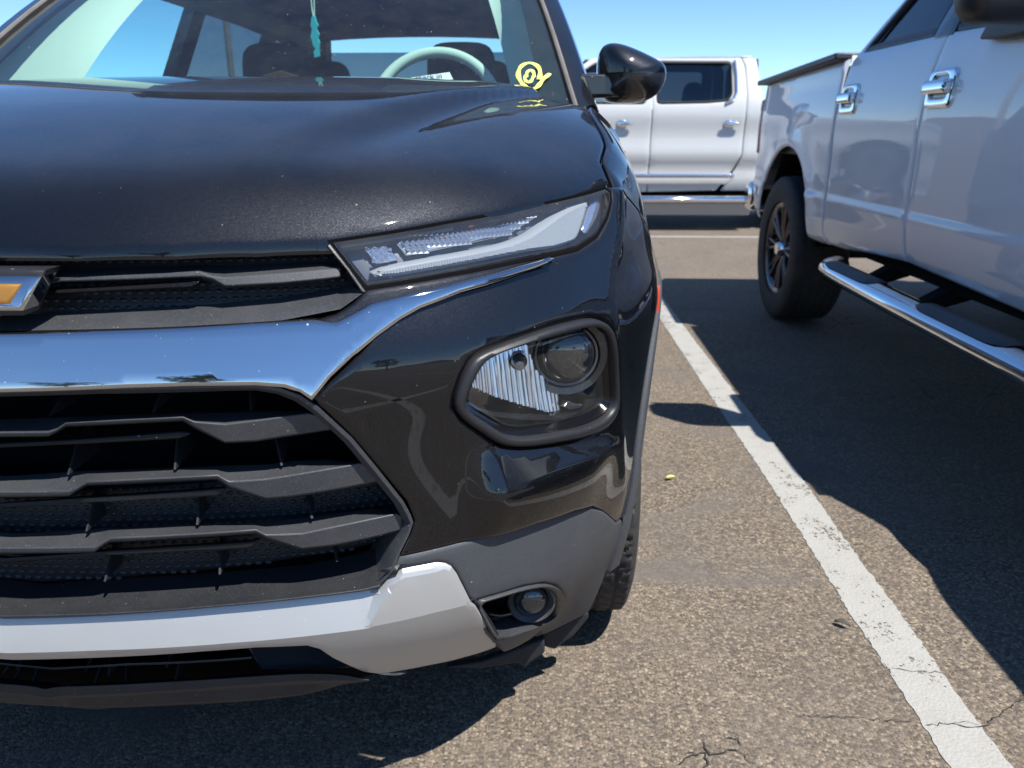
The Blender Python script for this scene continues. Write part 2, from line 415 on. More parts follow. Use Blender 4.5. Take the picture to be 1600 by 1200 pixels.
M['insert'] = plastic('insert_black', (.006,.006,.007), .30, 600, .05, .02); bpy.data.materials['insert_black'].node_tree.nodes['Principled BSDF'].inputs['Specular IOR Level'].default_value = .22
M['mesh'] = plastic('mesh_plastic', (.012,.013,.016), .5, 900, .15, .03)
M['clad'] = plastic('cladding', (.044,.049,.058), .56, 620, .5, .06, speck=.8)
M['bezel'] = plastic('lamp_bezel', (.016,.016,.018), .40, 800, .4, .012)
ts_ = NT('silver_paint'); sp_ = ts_.math('MULTIPLY', ts_.math('MAXIMUM', ts_.specks(70, .04, .55), ts_.specks(200, .06, .6)), .5)
ts_.set(base=ts_.mix(sp_, ts_.mix(ts_.ramp(ts_.noise(6, 5, .7), (.3, 0.), (.8, .25)), (.43,.43,.42), (.37,.36,.34)), (.75,.73,.7)), metal=.45, rough=ts_.math('ADD', .36, ts_.math('MULTIPLY', ts_.noise(25, 3), .12)), coat=.15); M['silver'] = ts_.m
M['rubber'] = plastic('rubber', (.022,.022,.023), .75, 300, .3, .22, (.16,.14,.12), .2)
M['seal'] = simple('seal', (.012,.012,.013), .6)
M['lens'] = glass('lamp_lens', (.95,.95,.95), 0, .35, 1.5, .045)
M['wind'] = glass('windscreen', (.70,.91,.85), 0, .4, 1.5, .028)
M['sideglass'] = glass('side_glass', (.55,.80,.86), 0, 0)
M['privacy'] = glass('privacy_glass', (.16,.19,.22), 0, 0)
M['tint'] = glass('tinted_glass', (.035,.04,.05), 0, 0)
M['amber'] = simple('amber', (.75,.16,.02), .25, coat=.6)
M['orange'] = simple('marker_orange', (.62,.07,.012), .2, coat=.8)
M['gold'] = simple('emblem_gold', (.42,.20,.035), .42, .45, coat=.3)
M['refl'] = simple('reflector_silver', (.9,.91,.93), .06, 1)
M['white'] = paint('white_paint', (.90,.91,.92), 0, .012, .01, .08)
M['trim'] = plastic('light_trim', (.60,.60,.57), .7, 500, .2, .05, speck=0)
M['seat'] = plastic('dark_seat', (.02,.021,.024), .8, 300, .4, .05, speck=0)
M['dash'] = plastic('dash', (.018,.018,.02), .7, 400, .4, .1, speck=0)
M['wheelgrey'] = simple('wheel_grey', (.35,.35,.36), .35, .8)
M['wheelblack'] = simple('wheel_black', (.015,.015,.016), .25, coat=.7)
M['yellow'] = plastic('yellow_marker', (.78,.80,.16), .7, 200, .2, 0, speck=0)
M['paper'] = simple('paper', (.80,.66,.74), .8)
M['ink'] = simple('ink', (.03,.03,.03), .8)
M['teal'] = plastic('teal_card', (.02,.36,.42), .5, 200, .2, 0, speck=0)
M['red'] = simple('tail_red', (.35,.01,.012), .15, coat=.8)
M['under'] = simple('underbody', (.010,.010,.010), .9, spec=.1)
M['skidlow'] = plastic('lower_valance', (.014,.016,.020), .55, 700, .3, .06, speck=.8); bpy.data.materials['lower_valance'].node_tree.nodes['Principled BSDF'].inputs['Specular IOR Level'].default_value = .3
# ================================================================== the dark car in front
SUV = empty('sport_utility_vehicle', (-.69, .83, 0))
tag(SUV, 'black sport utility vehicle with chrome nose bar filling the left foreground', 'car')
def both(o):
    mirror_obj(o); return o
_s_of_y = nspl(_ay[len(_PX)-1:]*1.0, _as[len(_PX)-1:]*1.0)
WYC, WZC = .845, .345
def arch(r, a0, a1, n=18):
    out = []
    for t in np.linspace(a0, a1, n):
        y = WYC-r*math.cos(math.radians(t)); z = WZC+r*math.sin(math.radians(t)); out.append((float(_s_of_y(y)), z))
    return out
# ---- hood
hood_edge = [(0.0603,0.0547),(0.1497,0.0560),(0.2503,0.0684),(0.3487,0.0923),(0.4314,0.1180),(0.5012,0.1492),(0.5701,0.1884),(0.6346,0.2357),(0.6956,0.2983),(0.7545,0.3801),(0.8035,0.4677),(0.7949,0.4878),(0.7896,0.5087),(0.7922,0.5331),(0.8017,0.5930),(0.8015,0.6427),(0.7974,0.6888),(0.7911,0.7685),(0.7828,0.9054)]
hx = [(max(a, 0.), b) for a, b in hood_edge]
hood_poly = [(0., hx[0][1])]+hx[1:]+[(.66,.985),(.52,.955),(.37,.945),(.2,.942),(0.,.942)]
hood = panel('hood', sym(hood_poly), HP, M['black'], SUV, res=.016, thick=.018, r=.003)
# ---- bumper skin (gloss black), cut out for the lower lamp
hl_out = [(0.5959,0.7343),(0.5990,0.7515),(0.6085,0.7761),(0.6218,0.7958),(0.6428,0.8039),(0.6874,0.8118),(0.7669,0.8190),(0.8429,0.8174),(0.8758,0.8073),(0.8939,0.7858),(0.9078,0.7391),(0.9224,0.6829),(0.9210,0.6509),(0.9009,0.6314),(0.8474,0.6299),(0.7654,0.6440),(0.6995,0.6552),(0.6637,0.6674),(0.6373,0.6902),(0.6093,0.7136)]
fog_out = [(0.6194,0.4351),(0.6494,0.4343),(0.7058,0.4294),(0.7507,0.4160),(0.7878,0.3925),(0.8299,0.3500),(0.8738,0.2951),(0.9060,0.2399),(0.7826,0.2947),(0.6825,0.3244),(0.6571,0.3601)]
LZT = ([.5,.657,.89,.94], [.672,.668,.613,.60]); LZB = ([.5,.652,.89,.94], [.603,.604,.606,.595])
def ledge(s, z):
    s = np.abs(s); zt = np.interp(s, *LZT); zb = np.interp(s, *LZB); k = sst(.600,.658,s)*sst(.97,.82,s)
    f = np.clip((zt-z)/np.maximum(zt-zb, .003), 0, 1)
    return -.024*k*f*sst(.47,.60,z)
ledge_lines = [[(.645,.604),(.885,.606)]]
fas = [(0.4279,0.8552),(0.4554,0.8618),(0.4778,0.8737),(0.4956,0.8881),(0.6095,0.8972),(0.7191,0.9036),(0.7850,0.9051),(0.8158,0.9057),(0.8652,0.9082),(0.9185,0.9216),(0.9618,0.9462),(0.9982,0.9724),(1.0126,0.9890)]
fascia_poly = fas+[(1.047,.989),(1.14,.955),(1.24,.912),(1.335,.868)]+arch(.442, 74, 24, 14)+[(1.06,.40),(1.025,.40),(.995,.424)]+[(0.9764,0.4256),(0.9015,0.4824),(0.8589,0.5089),(0.8024,0.5246),(0.7212,0.5350),(0.6482,0.5377),(0.5699,0.5351),(0.5159,0.5331),(0.5314,0.5634),(0.5378,0.5819),(0.5344,0.5940)]+[(0.5290,0.6115),(0.4949,0.6640),(0.4654,0.7087),(0.4282,0.7537),(0.4201,0.7659)]+[(0.4298,0.7750),(0.4786,0.8152),(0.5001,0.8353),(0.4814,0.8460),(0.4425,0.8452)]
fascia = panel('bumper_skin', fascia_poly, P, M['black'], SUV, holes=[hl_out], res=.0095, thick=.02, offf=ledge, gap=.0006, feats=ledge_lines)
both(fascia)
# core behind all openings, so that nothing shows through
core = MB()
core.grid(lambda a, b: P(-1.15+2.3*a, .30+.60*b, .115), 70, 16)
core.build('bumper_core', M['deep'], SUV)
# ---- fender
def joint_z(s): return float(np.interp(s, [1.047,1.14,1.24,1.335], [.989,.955,.912,.868]))
he_y = [p[1] for p in hood_edge[10:]]; he_x = [p[0] for p in hood_edge[10:]]
ordr = np.argsort(he_y); hey = np.array(he_y)[ordr]; hex_ = np.array(he_x)[ordr]
V = []; ncol = 60; nr = 13; nl = 9
for y in np.concatenate([np.linspace(hey[0], .62, 22), np.linspace(.64, 1.55, ncol-22)]):
    s1 = float(_s_of_y(y)); s1 = max(s1, 1.047); z1 = joint_z(s1); xe = float(np.interp(y, hey, hex_)); p0 = HP(xe, y)+np.array([.004, 0, -.003]); p1 = P(s1, z1)
    if y > hey[-1]: p0 = np.array([xe+.012+.02*(y-hey[-1]), y, HP(xe, hey[-1])[2]-.02*(y-hey[-1])])
    d1 = P(s1, z1)-P(s1, z1+.01); L_ = np.linalg.norm(p1-p0); d1 = d1/np.linalg.norm(d1)*L_*1.0; d0 = np.array([.80, 0, -.45]); d0 = d0/np.linalg.norm(d0)*L_*1.0
    V.append(p0+np.array([-.004, 0, -.02])); V.append(p0+np.array([-.001, 0, -.003]))
    for t in np.linspace(0, 1, nr): V.append((2*t**3-3*t*t+1)*(p0+np.array([.001,0,0]))+(t**3-2*t*t+t)*d0+(-2*t**3+3*t*t)*p1+(t**3-t*t)*d1)
    q = .442**2-(y-WYC)**2; zb = WZC+math.sqrt(q) if q > 0 else .36
    zb = min(zb, z1) if s1 > 1.335 else z1
    for t in np.linspace(0, 1, nl+1)[1:]: V.append(P(s1, z1+(zb-z1)*t))
nn_ = nr+nl+2; ncl = len(V)//nn_
F = [(i*nn_+k, i*nn_+k+1, (i+1)*nn_+k+1, (i+1)*nn_+k) for i in range(ncl-1) for k in range(nn_-1)]
fender = mesh('fender', V, F, M['black'], SUV, sharp=0)
bm = bmesh.new(); bm.from_mesh(fender.data); bmesh.ops.remove_doubles(bm, verts=bm.verts, dist=2e-5); bmesh.ops.dissolve_degenerate(bm, edges=bm.edges, dist=1e-5); bmesh.ops.recalc_face_normals(bm, faces=bm.faces); bm.to_mesh(fender.data); bm.free(); fender.data.shade_smooth()
both(fender)
# grey lip round the wheel opening
lip = arch(.444, 176, -6, 44)+arch(.412, -6, 176, 44)
both(panel('arch_trim', lip, P, M['clad'], SUV, off=-.006, res=.012, thick=.05))
# orange side marker
mk_ = [(1.245,.665),(1.272,.66),(1.292,.785),(1.268,.795)]
both(panel('side_marker', roundc(mk_, .01), P, M['orange'], SUV, off=-.003, res=.01, thick=.01, r=.002))
# ---- nose chrome bar
ch_top = [(0.0628,0.8488),(0.1667,0.8523),(0.2708,0.8545),(0.3600,0.8571),(0.4265,0.8581),(0.4548,0.8539),(0.4793,0.8642),(0.5004,0.8733),(0.5545,0.8819),(0.6418,0.8925),(0.7251,0.9006),(0.7950,0.9059)]
ch_bot = [(0.7216,0.8928),(0.6193,0.8789),(0.5610,0.8644),(0.5348,0.8536),(0.5033,0.8358),(0.4723,0.8141),(0.4431,0.7908),(0.4201,0.7659),(0.4059,0.7766),(0.3892,0.7831),(0.3563,0.7872),(0.2831,0.7893),(0.2097,0.7886),(0.1352,0.7862),(0.0607,0.7822)]
def ch_off(s, z):
    t = z-.77; return .27*t+.25*t*t-D(s, z)-.001
chb = panel('chrome_bar', sym(ch_top+ch_bot), P, M['chrome'], SUV, off=-.007, res=.009, thick=.02, r=.002, offf=ch_off, sharp=60)
# ---- upper grille
ug = sym([(0.0125,0.9473),(0.2319,0.9487),(0.4421,0.9502)]+[(0.4905,0.8906),(0.4741,0.8624),(0.4243,0.8481)]+[(0.2722,0.8416),(0.0335,0.8354)])
panel('grille_backing', ug, P, M['mesh'], SUV, off=.055, res=.03, thick=.01)
loft('grille_ledge', [(.052, [(0.0254,0.8556),(0.0807,0.8605),(0.1882,0.8650),(0.2928,0.8684),(0.3853,0.8744),(0.4651,0.8837),(0.4816,0.8861)]), (.018, [(0.0489,0.8524),(0.1017,0.8551),(0.2035,0.8587),(0.3018,0.8614),(0.3885,0.8652),(0.4629,0.8760),(0.4857,0.8868)]), (.002, [(0.0600,0.8482),(0.1116,0.8497),(0.2106,0.8526),(0.3059,0.8551),(0.3899,0.8579),(0.4615,0.8675),(0.4939,0.8857)]), (.02, [(0.0602,0.8462),(0.1117,0.8481),(0.2107,0.8509),(0.3059,0.8534),(0.3898,0.8562),(0.4613,0.8657),(0.4948,0.8848)])], P, M['grille'], SUV, symm=True, sub=5)
both(loft('lamp_edge_trim', [(.03, [(0.4477,0.9393),(0.4703,0.9118),(0.4883,0.8847)]), (.0, [(0.4509,0.9394),(0.4727,0.9126),(0.4896,0.8868)]), (.002, [(0.4557,0.9419),(0.4781,0.9126),(0.4962,0.8856)]), (.03, [(0.4575,0.9385),(0.4812,0.9084),(0.5004,0.8805)])], P, M['bezel'], SUV, sub=4))
def slat(name, crop, X, A, B, Cc, mat, oA=.05, oB=.008, oC=.010, mir=True):
    raise NotImplementedError
us = [(.050, [(0.0842,0.9037),(0.1000,0.9107),(0.1862,0.9126),(0.2795,0.9144),(0.2962,0.9148),(0.3130,0.9139),(0.3872,0.9148),(0.4464,0.9151),(0.4682,0.9089)]),
      (.012, [(0.1069,0.9059),(0.1223,0.9081),(0.2034,0.9101),(0.2907,0.9131),(0.3063,0.9077),(0.3219,0.9057),(0.3910,0.9087),(0.4460,0.9117),(0.4667,0.9127)]),
      (.012, [(0.1074,0.9008),(0.1228,0.9031),(0.2038,0.9050),(0.2908,0.9074),(0.3064,0.9043),(0.3219,0.8960),(0.3906,0.8977),(0.4452,0.9006),(0.4651,0.9022)]),
      (.050, [(0.0855,0.8914),(0.1017,0.8943),(0.1873,0.8965),(0.2799,0.8991),(0.2965,0.8938),(0.3130,0.8873),(0.3862,0.8897),(0.4446,0.8927),(0.4661,0.8944)])]
both(loft('grille_slat', us, P, M['grille'], SUV, closed=True, sub=4, bev=.003))
both(loft('gloss_insert', [(.03, [(0.0849,0.8908),(0.1836,0.8958),(0.2761,0.9001),(0.2841,0.9000)]), (.016, [(0.0934,0.8916),(0.1901,0.8962),(0.2804,0.9007),(0.2904,0.9019)]), (.016, [(0.0937,0.8882),(0.1903,0.8926),(0.2789,0.8953),(0.2873,0.8988)]), (.05, [(0.0735,0.8802),(0.1748,0.8854),(0.2685,0.8886),(0.2773,0.8926)])], P, M['insert'], SUV, closed=True, sub=4, bev=.002))
# dimples of the grille backing
def dimples(name, poly, surf, off, step, rad, parent):
    V = []; F = []; A = np.array(poly); lo, hi = A.min(0), A.max(0); pts = []; j = 0
    y = lo[1]
    while y < hi[1]:
        x = lo[0]+(step/2 if j % 2 else 0)
        while x < hi[0]: pts.append((x, y)); x += step
        y += step*.62; j += 1
    pts = np.array(pts); pts = pts[inpoly(poly, pts)]
    for s, z in pts:
        c = P(s, z, off); e = 1e-3; tu = P(s+e, z, off)-P(s-e, z, off); tu /= np.linalg.norm(tu); tv = P(s, z+e, off)-P(s, z-e, off); tv /= np.linalg.norm(tv); nn = np.cross(tu, tv)
        if nn[1] > 0: nn = -nn
        b = len(V); V.append(c+nn*rad*.55)
        for k in range(6):
            a = math.pi/3*k; V.append(c+(tu*math.cos(a)+tv*math.sin(a)*.75)*rad*.55+nn*rad*.42)
        for k in range(6):
            a = math.pi/3*k; V.append(c+(tu*math.cos(a)+tv*math.sin(a)*.75)*rad)
        for k in range(6):
            k2 = (k+1) % 6; F += [(b, b+1+k, b+1+k2), (b+1+k, b+7+k, b+7+k2, b+1+k2)]
    o = fixn(mesh(name, V, F, M['mesh'], parent, sharp=0)); o['kind'] = 'stuff'; return o
dimples('grille_dimples', sym([(0.0132,0.9436),(0.2322,0.9449),(0.4464,0.9471),(0.4868,0.8891),(0.4707,0.8668),(0.2691,0.8446),(0.0265,0.8382)]), P, .0545, .0145, .0048, SUV)
# ---- emblem: long cross with slanted ends, gold in a chrome rim
bow = lambda k: [(-.100*k[0]-k[1],-.0335*k[2]),(-.048-k[3],-.0335*k[2])]
def bowtie(w, h, cw, chh, sl):
    """wide bar with slanted ends and a taller slanted block at its middle"""
    R_ = [(w+sl, h), (cw+sl*.9, h), (cw+sl*1.35, chh), (-cw+sl*1.35, chh), (-cw+sl*.8, h), (-w+sl, h)]
    return R_+[(-a, -b) for a, b in R_]
EMB = empty('emblem', (0,0,0), 0, SUV)
def emb(name, prm, off, th, mat):
    zc = .8975
    poly = [(a, zc+b) for a, b in bowtie(*prm)]
    surf = lambda s, z, o=0.: np.stack([np.asarray(s), .018+.30*(np.asarray(z)-zc)+.25*np.asarray(s)**2+o, np.asarray(z)], -1)
    return panel(name, poly, surf, mat, EMB, off=off, thick=th, res=.02, r=.0022)
emb('bezel', (.112, .025, .030, .034, .013), -.002, .03, M['bezel'])
emb('chrome_rim', (.113, .0185, .026, .030, .0105), -.008, .03, M['chrome'])
emb('gold_field', (.096, .0110, .020, .022, .007), -.0105, .02, M['gold'])
# ---- upper lamp: clear cover, dark housing, turn block, light guide
LAMP = [(0.4561,0.9442),(0.5378,0.9520),(0.6285,0.9607),(0.7274,0.9673),(0.8274,0.9752),(0.9169,0.9834),(0.9906,0.9901),(1.0048,0.9836),(0.9935,0.9698),(0.9607,0.9472),(0.9184,0.9244),(0.8650,0.9109),(0.8145,0.9085),(0.7867,0.9084),(0.7202,0.9059),(0.6101,0.8994),(0.4967,0.8903)]
both(panel('lamp_cover', inset(LAMP, .0015), P, M['lens'], SUV, off=.001, res=.012, thick=.006, r=.002))
both(panel('lamp_frame', LAMP, P, M['deep'], SUV, off=.002, res=.012, thick=.03, holes=[inset(LAMP, .0035)]))
hous = plastic('lamp_housing', (.075,.092,.115), .35, 300, .1, 0, speck=0)
both(panel('lamp_housing', LAMP, P, hous, SUV, off=.026, res=.02, thick=.01))
def cellblock(name, poly, off, su, sz, dep, mat, par, tilt=0):
    """rows of little prisms, one facet each"""
    A = np.array(poly); lo, hi = A.min(0), A.max(0); V = []; F = []; z = lo[1]; j = 0
    while z < hi[1]:
        s = lo[0]+(su/2 if j % 2 else 0)
        while s < hi[0]:
            c = np.array([[s+su/2, z+sz/2]])
            if inpoly(poly, c)[0]:
                b = len(V); q = P(np.array([s, s+su, s+su, s]), np.array([z, z, z+sz, z+sz]), off); m = P(np.array([s+su*.5]), np.array([z+sz*.62]), off-dep)
                V += list(q)+list(m); F += [(b, b+1, b+4), (b+1, b+2, b+4), (b+2, b+3, b+4), (b+3, b, b+4)]
            s += su
        z += sz; j += 1
    o = fixn(mesh(name, V, F, mat, par, smooth=False)); o['kind'] = 'stuff'; return o
prism_m = NT('clear_prisms'); prism_m.set(base=(.62,.66,.72), rough=.10, metal=.85, coat=1.); M['prism'] = prism_m.m
tb = [(0.5375,0.9507),(0.6317,0.9603),(0.7561,0.9667),(0.8543,0.9715),(0.8185,0.9567),(0.7475,0.9380),(0.6372,0.9295),(0.5590,0.9219)]
both(panel('turn_block', tb, P, M['prism'], SUV, off=.0155, res=.02, thick=.008))
both(cellblock('turn_prisms', inset(tb, .002), .0150, .0088, .0066, .0050, M['prism'], SUV))
sb = [(0.4934,0.9424),(0.5259,0.9429),(0.5480,0.9179),(0.5151,0.9141)]
both(panel('park_block', sb, P, M['prism'], SUV, off=.0155, res=.02, thick=.008))
both(cellblock('park_prisms', inset(sb, .002), .0150, .012, .0042, .003, M['prism'], SUV))
am = [(0.6656,0.9615),(0.7136,0.9649),(0.7115,0.9545),(0.6668,0.9512)]
both(panel('amber_glow_patch', roundc(am, .008), P, M['amber'], SUV, off=.0095, res=.008, thick=.01, r=.002))  # amber plate: the bulb's glow reflected in the block, put in as colour
lgm = plastic('light_guide', (.27,.30,.33), .30, 200, .1, 0, speck=0)
lg = [(0.5037,0.9082),(0.5726,0.9169),(0.6615,0.9233),(0.7225,0.9272),(0.7714,0.9336),(0.8140,0.9453),(0.8639,0.9607),(0.8998,0.9695),(0.9400,0.9747),(0.9220,0.9599),(0.9076,0.9471),(0.8839,0.9279),(0.8743,0.9214),(0.8397,0.9172),(0.8116,0.9152),(0.7760,0.9156),(0.7367,0.9146),(0.6680,0.9110),(0.6114,0.9071),(0.5118,0.8983)]
both(panel('light_guide', smoothp(lg), P, lgm, SUV, off=.0065, res=.008, thick=.016, r=.003))
def ribs(name, poly, off, step, hgt, mat):
    V = []; F = []; A = np.array(poly); s = A[:,0].min()
    while s < A[:,0].max():
        zz = np.linspace(A[:,1].min(), A[:,1].max(), 90); m = inpoly(poly, np.stack([zz*0+s, zz], -1))
        if m.sum() > 2:
            z0, z1 = zz[m].min(), zz[m].max(); b = len(V)
            V += list(P(np.array([s-step*.5, s, s+step*.5]*2), np.array([z0]*3+[z1]*3), np.array([off, off-hgt, off]*2))); F += [(b, b+1, b+4, b+3), (b+1, b+2, b+5, b+4)]
        s += step
    o = fixn(mesh(name, V, F, mat, SUV, smooth=False)); o['kind'] = 'stuff'; return o
both(ribs('light_guide_ribs', inset(smoothp(lg), .0035), .0060, .0042, .0016, lgm))
both(panel('lamp_end_reflector', [(0.9543,0.9707),(0.9888,0.9783),(0.9813,0.9605),(0.9531,0.9387),(0.9172,0.9247),(0.9092,0.9327)], P, M['prism'], SUV, off=.016, res=.012, thick=.006))
# ---- lower lamp in its thick bezel
hl_in = [(0.6188,0.7358),(0.6259,0.7512),(0.6340,0.7662),(0.6478,0.7839),(0.6618,0.7916),(0.6795,0.7953),(0.7328,0.7985),(0.7992,0.7992),(0.8443,0.7975),(0.8667,0.7897),(0.8806,0.7717),(0.8923,0.7405),(0.9068,0.6775),(0.9042,0.6682),(0.8932,0.6626),(0.8528,0.6603),(0.7787,0.6682),(0.7093,0.6774),(0.6808,0.6863),(0.6612,0.6991),(0.6308,0.7217)]
hl_o = smoothp(hl_out); hl_i = smoothp(hl_in)
def ringloft(name, outer, inner, rows, surf, mat, par, n=120, bev=0):
    """closed band between two outlines: rows of (blend 0..1, off)"""
    def rs(p, n):
        p = np.array(p+[p[0]]); d = np.concatenate([[0], np.cumsum(np.hypot(*np.diff(p, axis=0).T))]); t = np.linspace(0, d[-1], n, endpoint=False)
        return np.stack([np.interp(t, d, p[:,0]), np.interp(t, d, p[:,1])], -1)
    def al(p):   # start at the leftmost point
        p = [tuple(q) for q in p]
        if area2(p) < 0: p = p[::-1]
        i = min(range(len(p)), key=lambda k: p[k][0]+.3*p[k][1]); return p[i:]+p[:i]
    a = rs(al(outer), n); b = rs(al(inner), n); V = []; F = []
    for t, o in rows:
        q = a*(1-t)+b*t; V.append(surf(q[:,0], q[:,1], o))
    for k in range(len(rows)-1):
        for i in range(n): F.append((k*n+i, k*n+(i+1)%n, (k+1)*n+(i+1)%n, (k+1)*n+i))
    return fixn(mesh(name, np.concatenate(V), F, mat, par, sharp=60, bev=bev))
HL = empty('headlight', (0,0,0), 0, SUV)
hlp = [ringloft('bezel', hl_o, hl_i, [(-.02,.03),(0,.004),(.05,-.002),(.14,-.006),(.40,-.008),(.56,-.006),(.62,-.002),(.65,.004)], P, M['bezel'], HL)]
hlp.append(ringloft('bezel_inner', hl_o, hl_i, [(.64,.003),(.70,.009),(1.,.014),(1.02,.035)], P, simple('bezel_gloss', (.006,.006,.007), .18), HL))
hlp.append(panel('lens', hl_i, P, M['lens'], HL, off=.012, res=.012, thick=.006, r=.002))
rf_m = NT('lamp_reflector'); rf_m.set(base=(.90,.91,.93), rough=.28, metal=1.)
drk = simple('lamp_dark', (.012,.012,.014), .22, coat=.5)
hlp.append(panel('housing', inset(hl_i, -.004), P, drk, HL, off=.085, res=.02, thick=.005))
hlp.append(ringloft('housing_wall', inset(hl_i, -.002), inset(hl_i, .012), [(0,.016),(1.,.084)], P, drk, HL, 90))
# faceted reflector with upright flutes
def fl_surf(s, z, o=0.):
    s = np.asarray(s); z = np.asarray(z)
    cs = (s-.62)/.0105; ic = np.floor(cs); fs = cs-ic-.5; r1 = np.sin(ic*12.9)*43758.5; r1 = r1-np.floor(r1)-.5; r2 = np.sin(ic*39.3)*24634.6; r2 = r2-np.floor(r2)-.5
    return P(s, z, o+.058+(z-.74)*(.21+.10*r2)+.005*r1*fs+.003*(fs*fs*4))
rfp = [(0.6539,0.7498),(0.6793,0.7782),(0.7078,0.7830),(0.7657,0.7847),(0.7773,0.7733),(0.7834,0.7429),(0.8089,0.7193),(0.8349,0.7050),(0.8394,0.6658),(0.8053,0.6708),(0.7350,0.7000),(0.6916,0.7182),(0.6559,0.7370)]
m = MB()
def rgrid(poly, surf, ds, dz):
    A = np.array(poly); lo, hi = A.min(0), A.max(0); S_ = np.arange(lo[0], hi[0]+ds, ds); Z_ = np.arange(lo[1], hi[1]+dz, dz)
    idx = {}; V = []; F = []
    for i in range(len(S_)-1):
        for j in range(len(Z_)-1):
            if inpoly(poly, np.array([[S_[i]+ds/2, Z_[j]+dz/2]]))[0]:
                q = []
                for a, b in ((i,j),(i+1,j),(i+1,j+1),(i,j+1)):
                    if (a, b) not in idx: idx[(a, b)] = len(V); V.append(surf(S_[a], Z_[b]))
                    q.append(idx[(a, b)])
                F.append(q)
    return V, F
V_, F_ = rgrid(rfp, fl_surf, .0015, .0025)
hlp.append(fixn(mesh('reflector', V_, F_, rf_m.m, HL, smooth=False)))
# lower sweep of the reflector (curved bright strip)
hlp.append(loft('chrome_sweep', [(.030, [(0.6318,0.7281),(0.6475,0.7162),(0.6768,0.7045),(0.7250,0.6914),(0.8007,0.6707),(0.8924,0.6491)]), (.022, [(0.6260,0.7270),(0.6429,0.7149),(0.6713,0.7011),(0.7179,0.6862),(0.7907,0.6678),(0.8830,0.6505)]), (.05, [(0.6409,0.7111),(0.6598,0.6984),(0.6916,0.6834),(0.7443,0.6676),(0.8280,0.6477),(0.9264,0.6305)])], P, drk, HL, sub=5))
def at(s, z, off): return Vector(tuple(P(s, z, off)))
pc = [(0.8360,0.7576)][0]; c0 = at(pc[0], pc[1], .040)
e = 1e-3; tu = (at(pc[0]+e, pc[1], 0)-at(pc[0]-e, pc[1], 0)).normalized()
ax = Vector((.10, -1, .0)).normalized()
def lens_unit(name, c, ax, prof, mat, par, k=48):
    m = MB(); m.lathe(prof, 2, (0,0,0), k); q = Vector((0,0,1)).rotation_difference(ax).to_matrix()
    V = [q @ Vector(v)+c for v in m.V]; return fixn(mesh(name, V, m.F, mat, par))
R0 = .051; ringm = simple('lamp_ring', (.10,.10,.11), .3, .6)
hlp.append(lens_unit('projector_shroud', c0, ax, [(R0*.86,-.03),(R0*.9,.0),(R0*1.0,.008),(R0*1.18,.010),(R0*1.24,.004),(R0*1.3,-.02),(R0*1.3,-.035)], drk, HL))
hlp.append(lens_unit('projector_ring', c0, ax, [(R0*.84,.001),(R0*.87,.006),(R0*.93,.007),(R0*.95,.004)], ringm, HL))
projg = NT('projector_glass'); projg.set(base=(.012,.014,.018), rough=.03, coat=1., spec=.8)
hlp.append(lens_unit('projector_lens', c0, ax, [(R0*.86,-.004)]+[(R0*.86*math.cos(t), R0*.42*math.sin(t)) for t in np.linspace(.05, math.pi/2-.01, 10)], projg.m, HL))
hlp.append(lens_unit('projector_inner_ring', c0, ax, [(R0*.52,.013),(R0*.55,.0155),(R0*.58,.0135)], ringm, HL))
for rr_ in (.30, .72): hlp.append(lens_unit('projector_groove', c0, ax, [(R0*(rr_-.012), R0*.42*math.sqrt(max(0,1-(rr_/.86)**2))-.001), (R0*rr_, R0*.42*math.sqrt(max(0,1-(rr_/.86)**2))+.0008), (R0*(rr_+.012), R0*.42*math.sqrt(max(0,1-(rr_/.86)**2))-.0015)], ringm, HL))
bc = [(0.7382,0.7614)][0]; b0 = at(bc[0], bc[1], .05)
hlp.append(lens_unit('bulb_cap', b0, ax, [(.0005,.016),(.006,.0155),(.0085,.012),(.0088,-.03)], M['wheelgrey'], HL, 24))
hlp.append(lens_unit('bulb_collar', b0, ax, [(.010,-.006),(.0125,-.004),(.0125,-.03)], drk, HL, 24))
for (x0, y0, x1, y1) in ((850,450,940,470),(885,395,915,398)):
    q = [(0.8287,0.6772),(0.8385,0.6843),(0.8560,0.6757),(0.8786,0.6677),(0.8741,0.6632),(0.8448,0.6682)] if y0 == 450 else [(0.8479,0.6985),(0.8653,0.6949),(0.8668,0.6904),(0.8493,0.6940)]
    hlp.append(panel('glint_facet', q, P, rf_m.m if y0 == 450 else M['wheelgrey'], HL, off=.032, res=.01, thick=.01, r=.001))
HL2 = empty('headlight', (0,0,0), 0, SUV)
for o in hlp: mirror_obj(o, HL2)
# ---- lower grille
gr_frame = [(0.0599,0.7823),(0.1803,0.7899),(0.3270,0.7885),(0.3621,0.7859),(0.3853,0.7800),(0.4068,0.7700),(0.4266,0.7528),(0.4639,0.7088),(0.4933,0.6635),(0.5249,0.6121)]+[(0.5322,0.5950),(0.5361,0.5816),(0.5297,0.5644),(0.5144,0.5362),(0.5067,0.5163),(0.4856,0.4945)]
gr_in = [(0.0513,0.7714),(0.1739,0.7765),(0.3238,0.7766),(0.3537,0.7756),(0.3773,0.7701),(0.3977,0.7597),(0.4178,0.7425),(0.4541,0.6995),(0.4824,0.6559),(0.5119,0.6094)]+[(0.5206,0.5899),(0.5256,0.5778),(0.5191,0.5616),(0.5044,0.5349),(0.4932,0.5090),(0.4793,0.4870)]
fo = [(0., gr_frame[0][1])]+gr_frame[1:]; fi = [(0., gr_in[0][1])]+gr_in[1:]
loft('grille_frame', [(.10, fi), (.012, fi), (.0, [tuple(np.array(a)*.35+np.array(b)*.65) for a, b in zip(fi, fo)]), (.0, fo), (.03, fo)], P, M['grille'], SUV, symm=True, sub=4, bev=.002)
